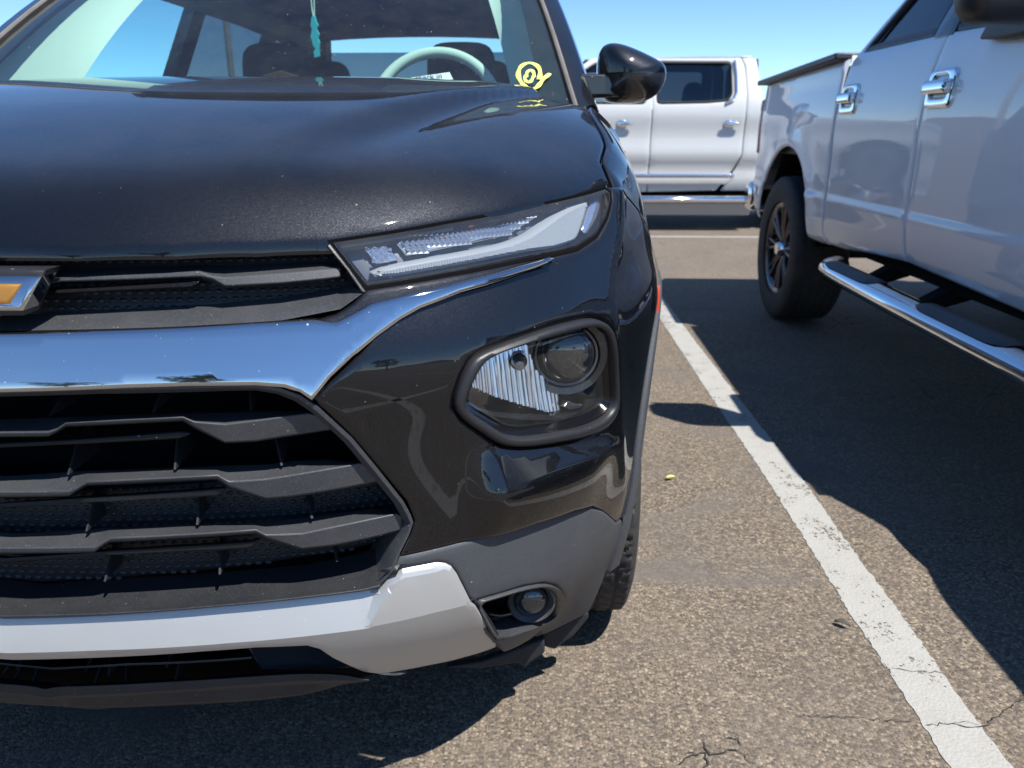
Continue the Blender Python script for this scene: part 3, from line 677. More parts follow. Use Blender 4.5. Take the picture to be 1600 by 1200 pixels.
S1 = [(.055, [(0.0101,0.7273),(0.0741,0.7300),(0.0859,0.7308),(0.0969,0.7312),(0.1775,0.7344),(0.2484,0.7356),(0.2631,0.7355),(0.3023,0.7342),(0.3418,0.7338),(0.3749,0.7327),(0.4081,0.7299),(0.4412,0.7160)]),
      (.012, [(0.0391,0.7262),(0.0992,0.7273),(0.1110,0.7318),(0.1230,0.7402),(0.1981,0.7436),(0.2638,0.7454),(0.2764,0.7382),(0.3124,0.7337),(0.3494,0.7369),(0.3804,0.7399),(0.4131,0.7424),(0.4451,0.7302)]),
      (.014, [(0.0363,0.7200),(0.0967,0.7214),(0.1090,0.7276),(0.1208,0.7350),(0.1963,0.7381),(0.2625,0.7406),(0.2749,0.7314),(0.3089,0.7088),(0.3461,0.7089),(0.3776,0.7124),(0.4108,0.7156),(0.4449,0.7184)]),
      (.060, [(0.0000,0.6987),(0.0649,0.7005),(0.0779,0.7066),(0.0906,0.7145),(0.1724,0.7185),(0.2445,0.7211),(0.2581,0.7108),(0.2956,0.6891),(0.3361,0.6894),(0.3704,0.6931),(0.4067,0.6965),(0.4442,0.6994)])]
S2 = [(.055, [(-0.0067,0.6490),(0.0868,0.6558),(0.0971,0.6566),(0.1108,0.6573),(0.1991,0.6595),(0.2835,0.6610),(0.2987,0.6610),(0.3476,0.6598),(0.3852,0.6624),(0.4301,0.6607),(0.4723,0.6522),(0.5045,0.6363)]),
      (.012, [(0.0223,0.6466),(0.1099,0.6488),(0.1203,0.6533),(0.1344,0.6619),(0.2169,0.6649),(0.2953,0.6666),(0.3083,0.6566),(0.3539,0.6576),(0.3890,0.6610),(0.4309,0.6654),(0.4718,0.6690),(0.5012,0.6581)]),
      (.014, [(0.0194,0.6390),(0.1075,0.6412),(0.1183,0.6482),(0.1325,0.6565),(0.2154,0.6596),(0.2941,0.6609),(0.3070,0.6494),(0.3510,0.6297),(0.3862,0.6305),(0.4285,0.6338),(0.4700,0.6376),(0.5005,0.6407)]),
      (.060, [(-0.0173,0.6132),(0.0771,0.6164),(0.0887,0.6234),(0.1040,0.6323),(0.1938,0.6360),(0.2795,0.6379),(0.2936,0.6255),(0.3416,0.6064),(0.3800,0.6074),(0.4262,0.6109),(0.4720,0.6149),(0.5061,0.6180)])]
S3 = [(.055, [(-0.0232,0.5664),(0.1076,0.5742),(0.1164,0.5750),(0.1287,0.5757),(0.2224,0.5788),(0.3257,0.5770),(0.3396,0.5775),(0.3885,0.5790),(0.4312,0.5813),(0.4862,0.5823),(0.5218,0.5726),(0.5320,0.5656)]),
      (.012, [(0.0070,0.5688),(0.1297,0.5715),(0.1386,0.5765),(0.1512,0.5844),(0.2385,0.5868),(0.3346,0.5888),(0.3466,0.5799),(0.3918,0.5781),(0.4315,0.5835),(0.4820,0.5890),(0.5158,0.5919),(0.5247,0.5863)]),
      (.014, [(0.0039,0.5599),(0.1273,0.5630),(0.1367,0.5703),(0.1492,0.5778),(0.2371,0.5810),(0.3337,0.5830),(0.3459,0.5752),(0.3897,0.5549),(0.4295,0.5555),(0.4805,0.5601),(0.5148,0.5643),(0.5234,0.5666)]),
      (.060, [(-0.0341,0.5297),(0.0984,0.5341),(0.1085,0.5414),(0.1221,0.5495),(0.2174,0.5535),(0.3227,0.5562),(0.3359,0.5476),(0.3838,0.5280),(0.4272,0.5286),(0.4837,0.5334),(0.5221,0.5377),(0.5310,0.5402)])]
for S_ in (S1, S2, S3): loft('grille_slat', S_, P, M['grille'], SUV, symm=True, closed=True, sub=4, bev=.003)
G1 = [(.04, [(0.0144,0.7015),(0.0899,0.7077),(0.1708,0.7131),(0.2459,0.7180),(0.2592,0.7162)]), (.024, [(0.0264,0.7062),(0.1001,0.7122),(0.1789,0.7174),(0.2519,0.7221),(0.2668,0.7209)]), (.022, [(0.0265,0.7008),(0.1001,0.7062),(0.1786,0.7100),(0.2513,0.7129),(0.2637,0.7170)]), (.06, [(-0.0029,0.6852),(0.0749,0.6910),(0.1585,0.6956),(0.2363,0.6986),(0.2485,0.7022)])]
G2 = [(.04, [(-0.0025,0.6183),(0.1109,0.6289),(0.2016,0.6338),(0.2875,0.6378),(0.2948,0.6378)]), (.024, [(0.0098,0.6251),(0.1204,0.6346),(0.2088,0.6392),(0.2922,0.6430),(0.3012,0.6436)]), (.022, [(0.0102,0.6197),(0.1204,0.6278),(0.2085,0.6314),(0.2885,0.6338),(0.2974,0.6391)]), (.06, [(-0.0199,0.6006),(0.0968,0.6099),(0.1907,0.6141),(0.2764,0.6167),(0.2852,0.6215)])]
G3 = [(.04, [(-0.0180,0.5402),(0.1258,0.5525),(0.2251,0.5577),(0.3217,0.5600),(0.3332,0.5626)]), (.024, [(-0.0053,0.5483),(0.1349,0.5594),(0.2315,0.5643),(0.3254,0.5664),(0.3379,0.5695)]), (.022, [(-0.0050,0.5428),(0.1350,0.5532),(0.2313,0.5566),(0.3192,0.5568),(0.3331,0.5640)]), (.06, [(-0.0360,0.5203),(0.1122,0.5318),(0.2151,0.5363),(0.3095,0.5370),(0.3232,0.5438)])]
for S_ in (G1, G2, G3): loft('gloss_insert', S_, P, M['insert'], SUV, symm=True, closed=True, sub=4, bev=.002)
def fin(a, b):
    """upright web between slats; a top, b bottom (s,z): deep at the top, proud at the foot"""
    V = []
    for (s, z), o1 in ((a, .085), (b, .030)):
        for ds in (-.0014, .0014):
            V.append(P(s+ds, z, o1)); V.append(P(s+ds, z, .11))
    o = fixn(mesh('grille_fin', V, [(0,1,5,4),(2,6,7,3),(0,4,6,2),(1,3,7,5),(0,2,3,1),(4,5,7,6)], M['mesh'], SUV, smooth=False)); both(o)
for L in ([(0.0899,0.7634),(0.0917,0.7408)], [(0.2181,0.7675),(0.2209,0.7447)], [(0.3315,0.7674),(0.3406,0.7432)],
          [(0.0933,0.7018),(0.1007,0.6624)], [(0.2269,0.7076),(0.2370,0.6679)], [(0.3550,0.7041),(0.3717,0.6669)],
          [(0.1049,0.6263),(0.1113,0.5835)], [(0.2477,0.6314),(0.2559,0.5901)], [(0.3902,0.6212),(0.4045,0.5892)],
          [(0.1164,0.5457),(0.1236,0.5098)], [(0.2673,0.5536),(0.2766,0.5165)], [(0.4230,0.5488),(0.4326,0.5221)]): fin(*L)
# textured blanking plates behind the lower slats
bl = sym([(-0.0273,0.6124),(0.2743,0.6278),(0.5112,0.6299)]+[(0.5312,0.5567),(0.5124,0.5150),(0.2623,0.4950),(-0.0562,0.4747)])
panel('grille_backing', bl, P, M['mesh'], SUV, off=.08, res=.03, thick=.01)
dimples('grille_dimples', bl, P, .0795, .0145, .0048, SUV)
loft('grille_ledge', [(.085, [(-0.0620,0.4691),(0.0890,0.4794),(0.2599,0.4871),(0.3863,0.4901),(0.4718,0.4996),(0.5173,0.5116)]), (.03, [(-0.0262,0.4707),(0.1148,0.4767),(0.2732,0.4829),(0.3897,0.4869),(0.4672,0.4908),(0.5007,0.5056)]), (-.002, [(-0.0024,0.4777),(0.1322,0.4830),(0.2825,0.4908),(0.3925,0.4938),(0.4651,0.4943),(0.4868,0.4965)]), (-.002, [(-0.0033,0.4741),(0.1315,0.4795),(0.2821,0.4873),(0.3922,0.4903),(0.4649,0.4907),(0.4873,0.4929)]), (.03, [(-0.0052,0.4718),(0.1301,0.4772),(0.2813,0.4852),(0.3919,0.4882),(0.4649,0.4887),(0.4882,0.4907)])], P, M['skidlow'], SUV, symm=True, sub=5)
# ---- grey cladding of the corner
clad_poly = [(0.5061,0.5142),(0.5159,0.5331),(0.5699,0.5351),(0.6482,0.5377),(0.7212,0.5350),(0.8024,0.5246),(0.8589,0.5089),(0.9015,0.4824),(0.9764,0.4256)]+[(.995,.424),(1.025,.40),(1.06,.40)]+arch(.442, 22, -8, 8)+[(1.0210,0.1972),(0.9937,0.1818),(0.9750,0.1643),(0.9596,0.1488),(0.8084,0.2352),(0.7325,0.2587),(0.6825,0.3244),(0.6194,0.4351),(0.6113,0.4436),(0.6020,0.4687),(0.5923,0.4941),(0.5855,0.5051),(0.5781,0.5105),(0.5663,0.5149),(0.4992,0.5160)]
fog_h = fog_out
clad = panel('bumper_cladding', clad_poly, P, M['clad'], SUV, res=.013, thick=.03, holes=[inset(fog_h, .0)] , gap=.0004)
both(clad)
FOG = empty('fog_lamp', (0,0,0), 0, SUV)
fp = []
fog_s = smoothp(fog_out)
fp.append(ringloft('bezel', fog_s, inset(fog_s, .008), [(-.02,.02),(0,.0),(.25,-.004),(.6,-.003),(1.,.006),(1.02,.045)], P, M['grille'], FOG, 100))
fp.append(panel('pocket', inset(fog_s, -.001), P, M['deep'], FOG, off=.06, res=.03, thick=.004))
fc = [(0.7844,0.3431)][0]; f0 = at(fc[0], fc[1], .03); fax = Vector((.12,-1,-.02)).normalized()
fp.append(lens_unit('cup', f0, fax, [(.026,-.03),(.0275,-.006),(.031,-.002),(.036,.006),(.039,.004),(.040,-.02)], simple('fog_cup', (.10,.10,.105), .35, .3), FOG))
fogl = NT('fog_glass'); fogl.set(base=(.05,.055,.06), rough=.04, coat=1., metal=.3)
fp.append(lens_unit('lens', f0, fax, [(.0265,-.008)]+[(.0265*math.cos(t), .014*math.sin(t)-.004) for t in np.linspace(.05, math.pi/2-.01, 9)], fogl.m, FOG))
fp.append(loft('vane', [(.05, [(0.6747,0.3673),(0.7298,0.3301),(0.7608,0.3238)]), (.02, [(0.6651,0.3813),(0.6917,0.3663),(0.7190,0.3580)]), (.02, [(0.6669,0.3768),(0.6934,0.3606),(0.7214,0.3518)]), (.05, [(0.6806,0.3549),(0.7364,0.3193),(0.7726,0.3095)])], P, M['grille'], FOG, closed=True, sub=3))
fp.append(loft('shelf', [(.055, [(0.7370,0.2978),(0.7830,0.2900),(0.9367,0.1901)]), (.03, [(0.7074,0.3205),(0.7520,0.3098),(0.8567,0.2461)]), (.012, [(0.6891,0.3312),(0.7287,0.3188),(0.8062,0.2840)]), (.005, [(0.6858,0.3281),(0.7232,0.3165),(0.7969,0.2877)])], P, M['grille'], FOG, sub=3))
FOG2 = empty('fog_lamp', (0,0,0), 0, SUV)
for o in fp: mirror_obj(o, FOG2)
# ---- silver lower plate
sk = [(-0.0116,0.4680),(0.1081,0.4736),(0.2258,0.4808),(0.3580,0.4868),(0.4416,0.4877),(0.4849,0.4876),(0.4923,0.4956),(0.4984,0.5056)]+[(0.4991,0.5151),(0.5663,0.5142),(0.5786,0.5100),(0.5864,0.5042),(0.5929,0.4926),(0.6026,0.4675),(0.6120,0.4427),(0.6195,0.4343),(0.6571,0.3601),(0.6825,0.3244),(0.7334,0.2580),(0.6440,0.2817),(0.5705,0.2957),(0.4941,0.3047)]+[(0.5317,0.2853),(0.4810,0.3066),(0.4578,0.3247),(0.4170,0.3802),(0.4017,0.4054),(0.3857,0.4162),(0.3192,0.4219),(0.2525,0.4207),(0.1507,0.4152),(-0.0237,0.4067)]
skc = [(-0.0188,0.4230),(0.1206,0.4310),(0.2881,0.4369),(0.4212,0.4377),(0.4691,0.4373)]+[(0.4661,0.4392),(0.5146,0.4412),(0.5589,0.4432),(0.6152,0.4424),(0.6488,0.4448)]
_sks = [a for a, b in skc]; _skz = [b for a, b in skc]
ris = [(0.4624,0.4412),(0.4721,0.4642),(0.4842,0.4926),(0.4914,0.5012),(0.4974,0.5112)]; RZ_ = [q[1] for q in ris]; RS_ = [q[0] for q in ris]
def sk_off(s, z):
    s = np.abs(s); zc = np.interp(s, _sks, _skz); t = z-zc
    o = np.where(t > 0, .46*t, .17*(-t))-.008
    sl_ = np.interp(z, RZ_, RS_); wd = .006+.020*np.clip(t/.09, 0, 1); blk = np.clip((s-sl_)/wd, 0, 1)
    return o-.020*blk*np.clip(t/.06, 0, 1)
panel('silver_skid_plate', sym(sk), P, M['silver'], SUV, off=-.004, res=.010, thick=.006, r=.0025, offf=sk_off, sharp=14, feats=[[(-a_, b_) for a_, b_ in skc[::-1]]+skc, ris, [(-a_, b_) for a_, b_ in ris], [(a_+.006+.02*k_/4, b_) for k_, (a_, b_) in enumerate(ris)], [(-a_-.006-.02*k_/4, b_) for k_, (a_, b_) in enumerate(ris)]])
# ---- lower intake and air dam
li = sym([(-0.0598,0.3717),(0.1289,0.3871),(0.2381,0.3934),(0.3098,0.3958),(0.3807,0.3897),(0.3977,0.3767),(0.4138,0.3472),(0.4502,0.2868)]+[(0.4088,0.2900),(0.2955,0.3202),(0.1777,0.3113),(-0.1132,0.2799)])
panel('intake_back', li, P, M['deep'], SUV, off=.075, res=.03, thick=.005)
loft('intake_bar', [(.07, [(-0.1160,0.3124),(0.0940,0.3316),(0.2780,0.3422)]), (.035, [(-0.0784,0.3443),(0.1168,0.3585),(0.2980,0.3652)]), (.035, [(-0.0816,0.3385),(0.1147,0.3527),(0.2969,0.3597)]), (.07, [(-0.1236,0.3006),(0.0891,0.3197),(0.2751,0.3298)])], P, M['grille'], SUV, symm=True, closed=True, sub=4)
for L in ([(-0.0675,0.3578),(-0.0789,0.3296)], [(0.0556,0.3684),(0.0503,0.3429)], [(0.1725,0.3745),(0.1716,0.3520)], [(-0.0769,0.3261),(-0.0888,0.2938)], [(0.0504,0.3381),(0.0465,0.3056)], [(0.1733,0.3479),(0.1734,0.3162)]): fin(*L)
lv = [[(0.2951,0.3872),(0.3907,0.3833)][0]]
both(loft('louvre_panel', [(.04, [(0.2938,0.3824),(0.3424,0.3835),(0.3880,0.3783)]), (.045, [(0.2993,0.3163),(0.3620,0.3120),(0.4449,0.2966)])], P, M['grille'], SUV, sub=10, bev=0))
for k in range(9):
    t = (k+.5)/9; a = [(0.2980,0.3876),(0.3902,0.3841)]; b = [(0.3055,0.3302),(0.4430,0.3089)]
    p0 = [tuple(np.array(a[i])*(1-t)+np.array(b[i])*t) for i in (0, 1)]
    L0 = [(s_, z_) for s_, z_ in p0]
    both(loft('louvre', [(.045, [(s_, z_+.0022) for s_, z_ in L0]), (.034, L0), (.045, [(s_, z_-.0022) for s_, z_ in L0])], P, M['grille'], SUV, sub=8, bev=0))
loft('air_dam', [(.09, [(-0.0937,0.2943),(0.0544,0.3019),(0.1730,0.3092),(0.3308,0.3136),(0.4098,0.3032),(0.4502,0.2886)]), (.045, [(-0.0659,0.3267),(0.0842,0.3342),(0.1949,0.3410),(0.3403,0.3432),(0.4168,0.3337),(0.4651,0.3147)]), (.045, [(-0.0694,0.3103),(0.0814,0.3172),(0.1928,0.3255),(0.3391,0.3298),(0.4049,0.3231),(0.4669,0.3117)]), (.075, [(-0.0975,0.2819),(0.0605,0.2895),(0.1774,0.2979),(0.3319,0.3010),(0.4016,0.2942),(0.4576,0.2880)]), (.080, [(-0.0927,0.2655),(0.0539,0.2664),(0.1720,0.2734),(0.3287,0.2753),(0.3803,0.2784),(0.4209,0.2864)]), (.14, [(-0.1376,0.2087),(0.0109,0.2107),(0.1397,0.2197),(0.3137,0.2241),(0.3713,0.2278),(0.4168,0.2370)])], PB, M['skidlow'], SUV, symm=True, sub=3, bev=.004, smth=2)
m = MB(); m.grid(lambda a, b: PB(-.72+1.44*a, .20+.26*b, .15+.05*(1-b)), 40, 3); m.build('lower_core', M['deep'], SUV)
# splash plates hanging behind the corner
for yy, q in ((.40, [(0.5186,0.1020),(0.5867,0.1181),(0.6344,0.1382),(0.6659,0.1530),(0.7068,0.1726),(0.7084,0.1411),(0.6877,0.1232),(0.6708,0.1072),(0.6561,0.1177),(0.5865,0.1011)]), (.50, [(0.7060,0.1095),(0.7947,0.1655),(0.7964,0.1500),(0.7671,0.1061),(0.7297,0.0742),(0.7097,0.0797)])):
    for sg in (-1, 1):
        m = MB(); m.prism([(sg*x, z) for x, z in q], 1, yy-.008, yy+.012); m.build('splash_plate', M['skidlow'], SUV, bev=.004)
# ---- wheels
def tyre_mesh(R, wd, rim, tread=24, n=264, rows=None, deep=.0055):
    """cross-section swept round the axle, tread blocks cut in"""
    hw = wd/2; sh = [(-hw*.80, rim), (-hw*.97, rim+.012), (-hw*1.03, rim+(R-rim)*.45), (-hw*1.0, R-.035), (-hw*.93, R-.014)]
    tr = [(x*hw, R-.006*abs(x)**3) for x in np.linspace(-.86, .86, 29)]
    prof = sh+tr+[(-x, r) for x, r in sh[::-1]]; V = []; F = []; m = len(prof)
    for j in range(n):
        a = 2*math.pi*j/n
        for i, (x, r) in enumerate(prof):
            u = x/hw
            if len(sh) <= i < m-len(sh):
                g = 0
                if min(abs(abs(u)-.30), abs(abs(u)-.02)) < .035 or abs(abs(u)-.60) < .04: g = 1
                ph = (j/n*tread*3+u*1.6+(0 if abs(u) < .6 else .5)) % 1
                if ph < .22: g = 1
                r -= deep*g
            V.append((x, r*math.cos(a), r*math.sin(a)))
    for j in range(n):
        for i in range(m-1): F.append((j*m+i, ((j+1)%n)*m+i, ((j+1)%n)*m+i+1, j*m+i+1))
    return V, F
def wheel(parent, loc, R, wd, rimr, spokes, sm, hubm, side=-1, off=.05, name='wheel', twin=False, tread=24):
    w = empty(name, loc, 0, parent); V, F = tyre_mesh(R, wd, rimr, tread); t = fixn(mesh('tyre', V, F, M['rubber'], w, sharp=30))
    m = MB(); m.lathe([(rimr-.03, -wd*.36), (rimr-.012, -wd*.42), (rimr+.004, -wd*.44), (rimr+.006, -wd*.40), (rimr-.01, -wd*.36), (rimr-.035, -wd*.2), (rimr-.04, wd*.4)], 0, (0,0,0), 64)
    rim = m.build('rim', sm, w); s = MB()
    for k in range(spokes):
        for d in ((-.055, .055) if twin else (0,)):
            a = 2*math.pi*k/spokes+d; ca, sa = math.cos(a), math.sin(a); pp = [(-wd*.30, .05), (-wd*.36, rimr*.45), (-wd*.38, rimr-.022)]
            a2 = 2*math.pi*k/spokes+d*2.2; pts = [(pp[0][0], pp[0][1]*ca, pp[0][1]*sa), (pp[1][0], pp[1][1]*math.cos((a+a2)/2), pp[1][1]*math.sin((a+a2)/2)), (pp[2][0], pp[2][1]*math.cos(a2), pp[2][1]*math.sin(a2))]
            s.tube(pts, [.016, .013, .012] if twin else [.035, .03, .035], 8)
    s.build('spokes', hubm, w)
    h = MB(); h.lathe([(.0, -wd*.36-.035), (.035, -wd*.36-.033), (.042, -wd*.36-.02), (.046, -wd*.3), (.075, -wd*.28), (.08, -.02)], 0, (0,0,0), 40); h.build('hub_cap', hubm if not twin else M['chrome2'], w)
    d = MB(); d.lathe([(.0, .0), (rimr-.035, .0), (rimr-.035, .02)], 0, (0,0,0), 40); d.build('brake_disc', M['under'], w)
    if side > 0: w.rotation_euler = (0,0,math.pi)
    return w
for yy in (WYC, WYC+2.64):
    wheel(SUV, (.782, yy, .345), .345, .222, .225, 5, M['wheelgrey'], M['wheelgrey'], side=1, tread=34)
    wheel(SUV, (-.782, yy, .345), .345, .222, .225, 5, M['wheelgrey'], M['wheelgrey'], side=-1, tread=34)
# liners and floor pan
u = MB()
u.box((0, 2.3, .36), (1.15, 3.9, .16)); u.box((0, .75, .50), (1.02, .95, .34)); u.box((0, 2.2, .62), (1.66, 1.75, .5)); u.box((0, 3.75, .72), (1.5, .9, .35))
u.build('floor_pan', M['under'], SUV, smooth=False)
for sx in (-1, 1):
    l = MB(); l.grid(lambda a, b: (sx*(.56+(float(_cx(_s_of_y(WYC-.43*math.cos(math.pi*a))))-.05-.56)*b), WYC-.43*math.cos(math.pi*a), WZC+.43*math.sin(math.pi*a)), 30, 3); l.build('wheel_liner', M['under'], SUV)
    l = MB(); l.grid(lambda a, b: (sx*(.56+.33*b), WYC+2.64-.43*math.cos(math.pi*a), WZC+.43*math.sin(math.pi*a)), 30, 3); l.build('wheel_liner', M['under'], SUV)
# ---- cabin: screen, pillars, roof, sides
wn_poly = [(-1,-.06)]+[(x,-.06) for x in np.linspace(-.9,.9,13)]+[(1,-.06),(1,.5),(.995,1.0)]+[(x,1.0) for x in np.linspace(.9,-.9,13)]+[(-.995,1.0),(-1,.5)]
def scaled(surf): return surf
o = panel('windscreen', wn_poly, WS, M['wind'], SUV, off=0, res=.09, thick=.005, r=.004)
def strip(name, a0, a1, b0, b1, off, mat, n=14, fa=None):
    m = MB()
    def f(u_, v_):
        b = b0+(b1-b0)*u_; lo, hi_ = (a0, a1) if fa is None else fa(b); return WS(lo+(hi_-lo)*v_, b, off)
    m.grid(f, n, 4); return m.build(name, mat, SUV)
frit = simple('frit', (.012,.012,.014), .35)
for sg in (-1, 1):
    strip('screen_border', sg*.915, sg*.999, -.06, 1.0, .006, frit, fa=lambda b: (sg*(.90+.03*b), sg*.999))
m = MB(); m.grid(lambda a, b: WS(-.93+1.86*a, -.06+.145*b, .006), 24, 3); m.build('screen_border', frit, SUV)
m = MB(); m.grid(lambda a, b: WS(-.95+1.9*a, .93+.07*b, .006), 24, 3); m.build('screen_border', frit, SUV)
def pillar(name, pts_in, pts_out, mat, back=.05):
    V = []; n = len(pts_in)
    for a, b in zip(pts_in, pts_out):
        a = Vector(a); b = Vector(b); mid = (a+b)/2+Vector((.012*(1 if b.x > 0 else -1), -.012, .012))
        V += [a, mid, b, b+Vector((-.02 if b.x > 0 else .02, back, -.01))]
    F = [(i*4+k, i*4+k+1, (i+1)*4+k+1, (i+1)*4+k) for i in range(n-1) for k in range(3)]
    return fixn(mesh(name, V, F, mat, SUV, sharp=0))
for sg in (-1, 1):
    bs = np.linspace(-.02, 1.02, 14); ins = [WS(sg*.998, b, -.002) for b in bs]; outs = [WS(sg*(1.075+.02*b), b+.015, .012)+np.array([0,.035,0]) for b in bs]
    pillar('windscreen_pillar', ins, outs, M['black'], .06)
    m = MB(); m.tube([WS(sg*.996, b, -.004) for b in bs], .0065, 8); m.build('screen_moulding', plastic('moulding', (.11,.095,.085), .6, 300, .3, .3) if sg < 0 else bpy.data.materials['moulding'], SUV)
# roof
m = MB(); m.grid(lambda a, b: (( -1+2*a)*.635, 1.74+2.35*b-.07*(1-(2*a-1)**2)*(1-b), 1.605+.05*math.sin(math.pi*min(1,b*1.0))*.9+.028*(1-(2*a-1)**2)-.0*b), 16, 16)
m.build('roof', M['black'], SUV)
def side_x(z): return float(np.interp(z, [.3,.5,.8,.97,1.05,1.3,1.6], [.90,.92,.935,.92,.90,.80,.635]))
for sg in (-1, 1):
    # lower body side from the fender to the tail
    m = MB(); zz = [.33,.45,.6,.75,.9,.98,1.04]
    m.grid(lambda a, b: (sg*(side_x(zz[round(b*6)])-.10*max(0, a-.8)**2*25), 1.62+2.72*a, zz[round(b*6)]+.06*a*(b > .9)), 22, 7)
    m.build('door_side', M['black'], SUV)
    for (y0, y1, nm) in ((1.60, 2.35, 'front_side_window'), (2.45, 3.2, 'rear_side_window'), (3.3, 3.85, 'quarter_window')):
        q = []
        for (y, z) in ((y0, 1.06), (y1, 1.08), (y1, 1.56), (max(y0, y0+.0), 1.56)):
            if y0 == 1.60 and z > 1.5: y = y if y > 1.7 else 1.98
            if y0 == 1.60 and z < 1.1 and y == y0: y = 1.52
            q.append((sg*(side_x(z)-.03), y, z))
        g = MB(); g.add(q, [(0,1,2,3)]); g.build(nm, M['sideglass'] if y0 < 2 else M['privacy'], SUV)
    for y in (2.40, 3.25, 3.95):
        m = MB(); m.prism([(y-.06, 1.04), (y+.06, 1.04), (y+.05, 1.60), (y-.05, 1.60)], 0, 0, 1)
        m.V = [(sg*(side_x(z)-.045*(1-x)+.003), y, z) for x, y, z in m.V]; m.build('side_pillar', M['gloss'], SUV)
    m = MB(); m.tube([(sg*.64, 1.78, 1.595), (sg*.655, 2.4, 1.625), (sg*.655, 3.3, 1.62), (sg*.635, 4.1, 1.58)], .035, 8); m.build('roof_rail', M['black'], SUV)
m = MB(); m.grid(lambda a, b: ((-1+2*a)*(.80-.12*b), 4.36-.10*b-.08*(2*a-1)**2, .35+.72*b), 14, 8); m.build('tailgate', M['black'], SUV)
m = MB(); m.grid(lambda a, b: ((-1+2*a)*(.62-.08*b), 4.26-.30*b, 1.10+.42*b), 8, 4); m.build('rear_window', M['privacy'], SUV)
for sg in (-1, 1):
    m = MB(); m.tube([(sg*.70, 4.28, 1.05), (sg*.60, 3.98, 1.60)], .07, 8); m.build('tail_pillar', M['black'], SUV)
# cowl and wipers
m = MB(); m.grid(lambda a, b: (lambda q: (q[0], q[1]-.10*(1-b), q[2]-.03-.02*(1-b)))(WS(-1.02+2.04*a, -.02, 0)), 24, 4); m.build('cowl', M['dash'], SUV)
def wiper(a0, a1, b0, b1, hx_):
    m = MB(); n = 12; m.tube([WS(a0+(a1-a0)*t, b0+(b1-b0)*t, -.016) for t in np.linspace(0, 1, n)], [.007]*n, 6)
    m.tube([WS(a0+(a1-a0)*t, b0+(b1-b0)*t, -.006) for t in np.linspace(0, 1, n)], [.004]*n, 6)
    w = m.build('wiper_blade', M['seal'], SUV)
    k = WS(a0+(a1-a0)*.5, b0+(b1-b0)*.5, -.028); h = WS(hx_, -.07, -.02); m = MB(); m.tube([h, (np.array(h)+k)/2+np.array([0,0,.012]), k], [.012, .009, .006], 8); m.tube([np.array(h)+np.array([0,0,-.03]), np.array(h)+np.array([0,0,.012])], .02, 12)
    m.build('wiper_arm', M['seal'], SUV)
wp = [(0.0845,0.0566),(0.1931,0.0468),(0.2491,0.0501),(0.5314,0.0383)]
wiper(wp[2][0], .80, wp[2][1], -.012, .62); wiper(-.74, wp[1][0], -.02, wp[1][1], -.10)
m = MB(); m.tube([WS(a_, b_, -.014) for a_, b_ in [(0.0798,0.0574),(0.1315,0.0654),(0.1880,0.0502)]], [.006,.013,.008], 8); m.build('wiper_head', M['seal'], SUV)
# ---- door mirrors
MIRF = [(0.8299,1.2106),(0.8294,1.2511),(0.8353,1.2707),(0.8482,1.2796),(0.8635,1.2816),(0.8856,1.2787),(0.9170,1.2680),(0.9485,1.2548),(0.9757,1.2416),(0.9871,1.2350),(0.9936,1.2239),(0.9952,1.2115)]
def mirror_shell(sg):
    MR = empty('door_mirror', (0,0,0), 0, SUV)
    # cap: front outline swept back as a rounded shell
    top = np.array(MIRF); lowb = np.array([(0.8299,1.2106),(0.8620,1.2106),(0.9065,1.2105),(0.9509,1.2108),(0.9952,1.2115)])
    low = np.array([(0.9953,1.2111),(0.9944,1.1969),(0.9883,1.1802),(0.9759,1.1635),(0.9543,1.1500),(0.9232,1.1441),(0.8872,1.1441),(0.8600,1.1476),(0.8463,1.1544),(0.8414,1.1637),(0.8477,1.1763),(0.8300,1.2073)])
    CX_ = float(lowb[2,0]); CZ_ = float(lowb[:,1].mean())
    def shell(name, outline, mat, dome, deep):
        c = np.array([CX_, CZ_]); rows = []
        for t, d in ((.02, -dome), (.2, -dome*.98), (.4, -dome*.91), (.6, -dome*.79), (.76, -dome*.64), (.87, -dome*.48), (.95, -dome*.28), (.99, -dome*.10), (1., 0), (1., deep*.5), (.97, deep)):
            q = c+(outline-c)*t; rows.append([(sg*x, 1.16+d+.05, z) for x, z in q])
        n = len(outline); V = [p for r in rows for p in r]; F = [(k*n+i, k*n+(i+1)%n, (k+1)*n+(i+1)%n, (k+1)*n+i) for k in range(len(rows)-1) for i in range(n)]
        F.append([ (len(rows)-1)*n+i for i in range(n)]); F.append(list(range(n)))
        return fixn(mesh(name, V, F, mat, MR, sharp=70))
    tp = np.array(smoothp([tuple(p) for p in top], 2, False)); lp = np.array(smoothp([tuple(p) for p in low], 2, False))
    shell('cap', tp, M['black'], .075, .10); shell('lower_housing', lp, M['gloss'], .073, .10)
    arm = [(0.7791,1.2094),(0.8611,1.2083),(0.9111,1.2073),(0.9125,1.1783),(0.8861,1.1569),(0.7966,1.1549),(0.7848,1.1657)]
    a = np.array(arm); m = MB(); m.prism([tuple(p) for p in a], 1, 1.165, 1.25); m.V = [(sg*x, y, z) for x, y, z in m.V]; m.build('arm', M['gloss'], MR, bev=.014, bseg=3)
    g = MB(); g.add([(sg*x, 1.31, z) for x, z in np.concatenate([top*.98+np.array([.02,.02])])], [list(range(len(top)))]); g.build('mirror_glass', M['refl'], MR)
mirror_shell(1); mirror_shell(-1)
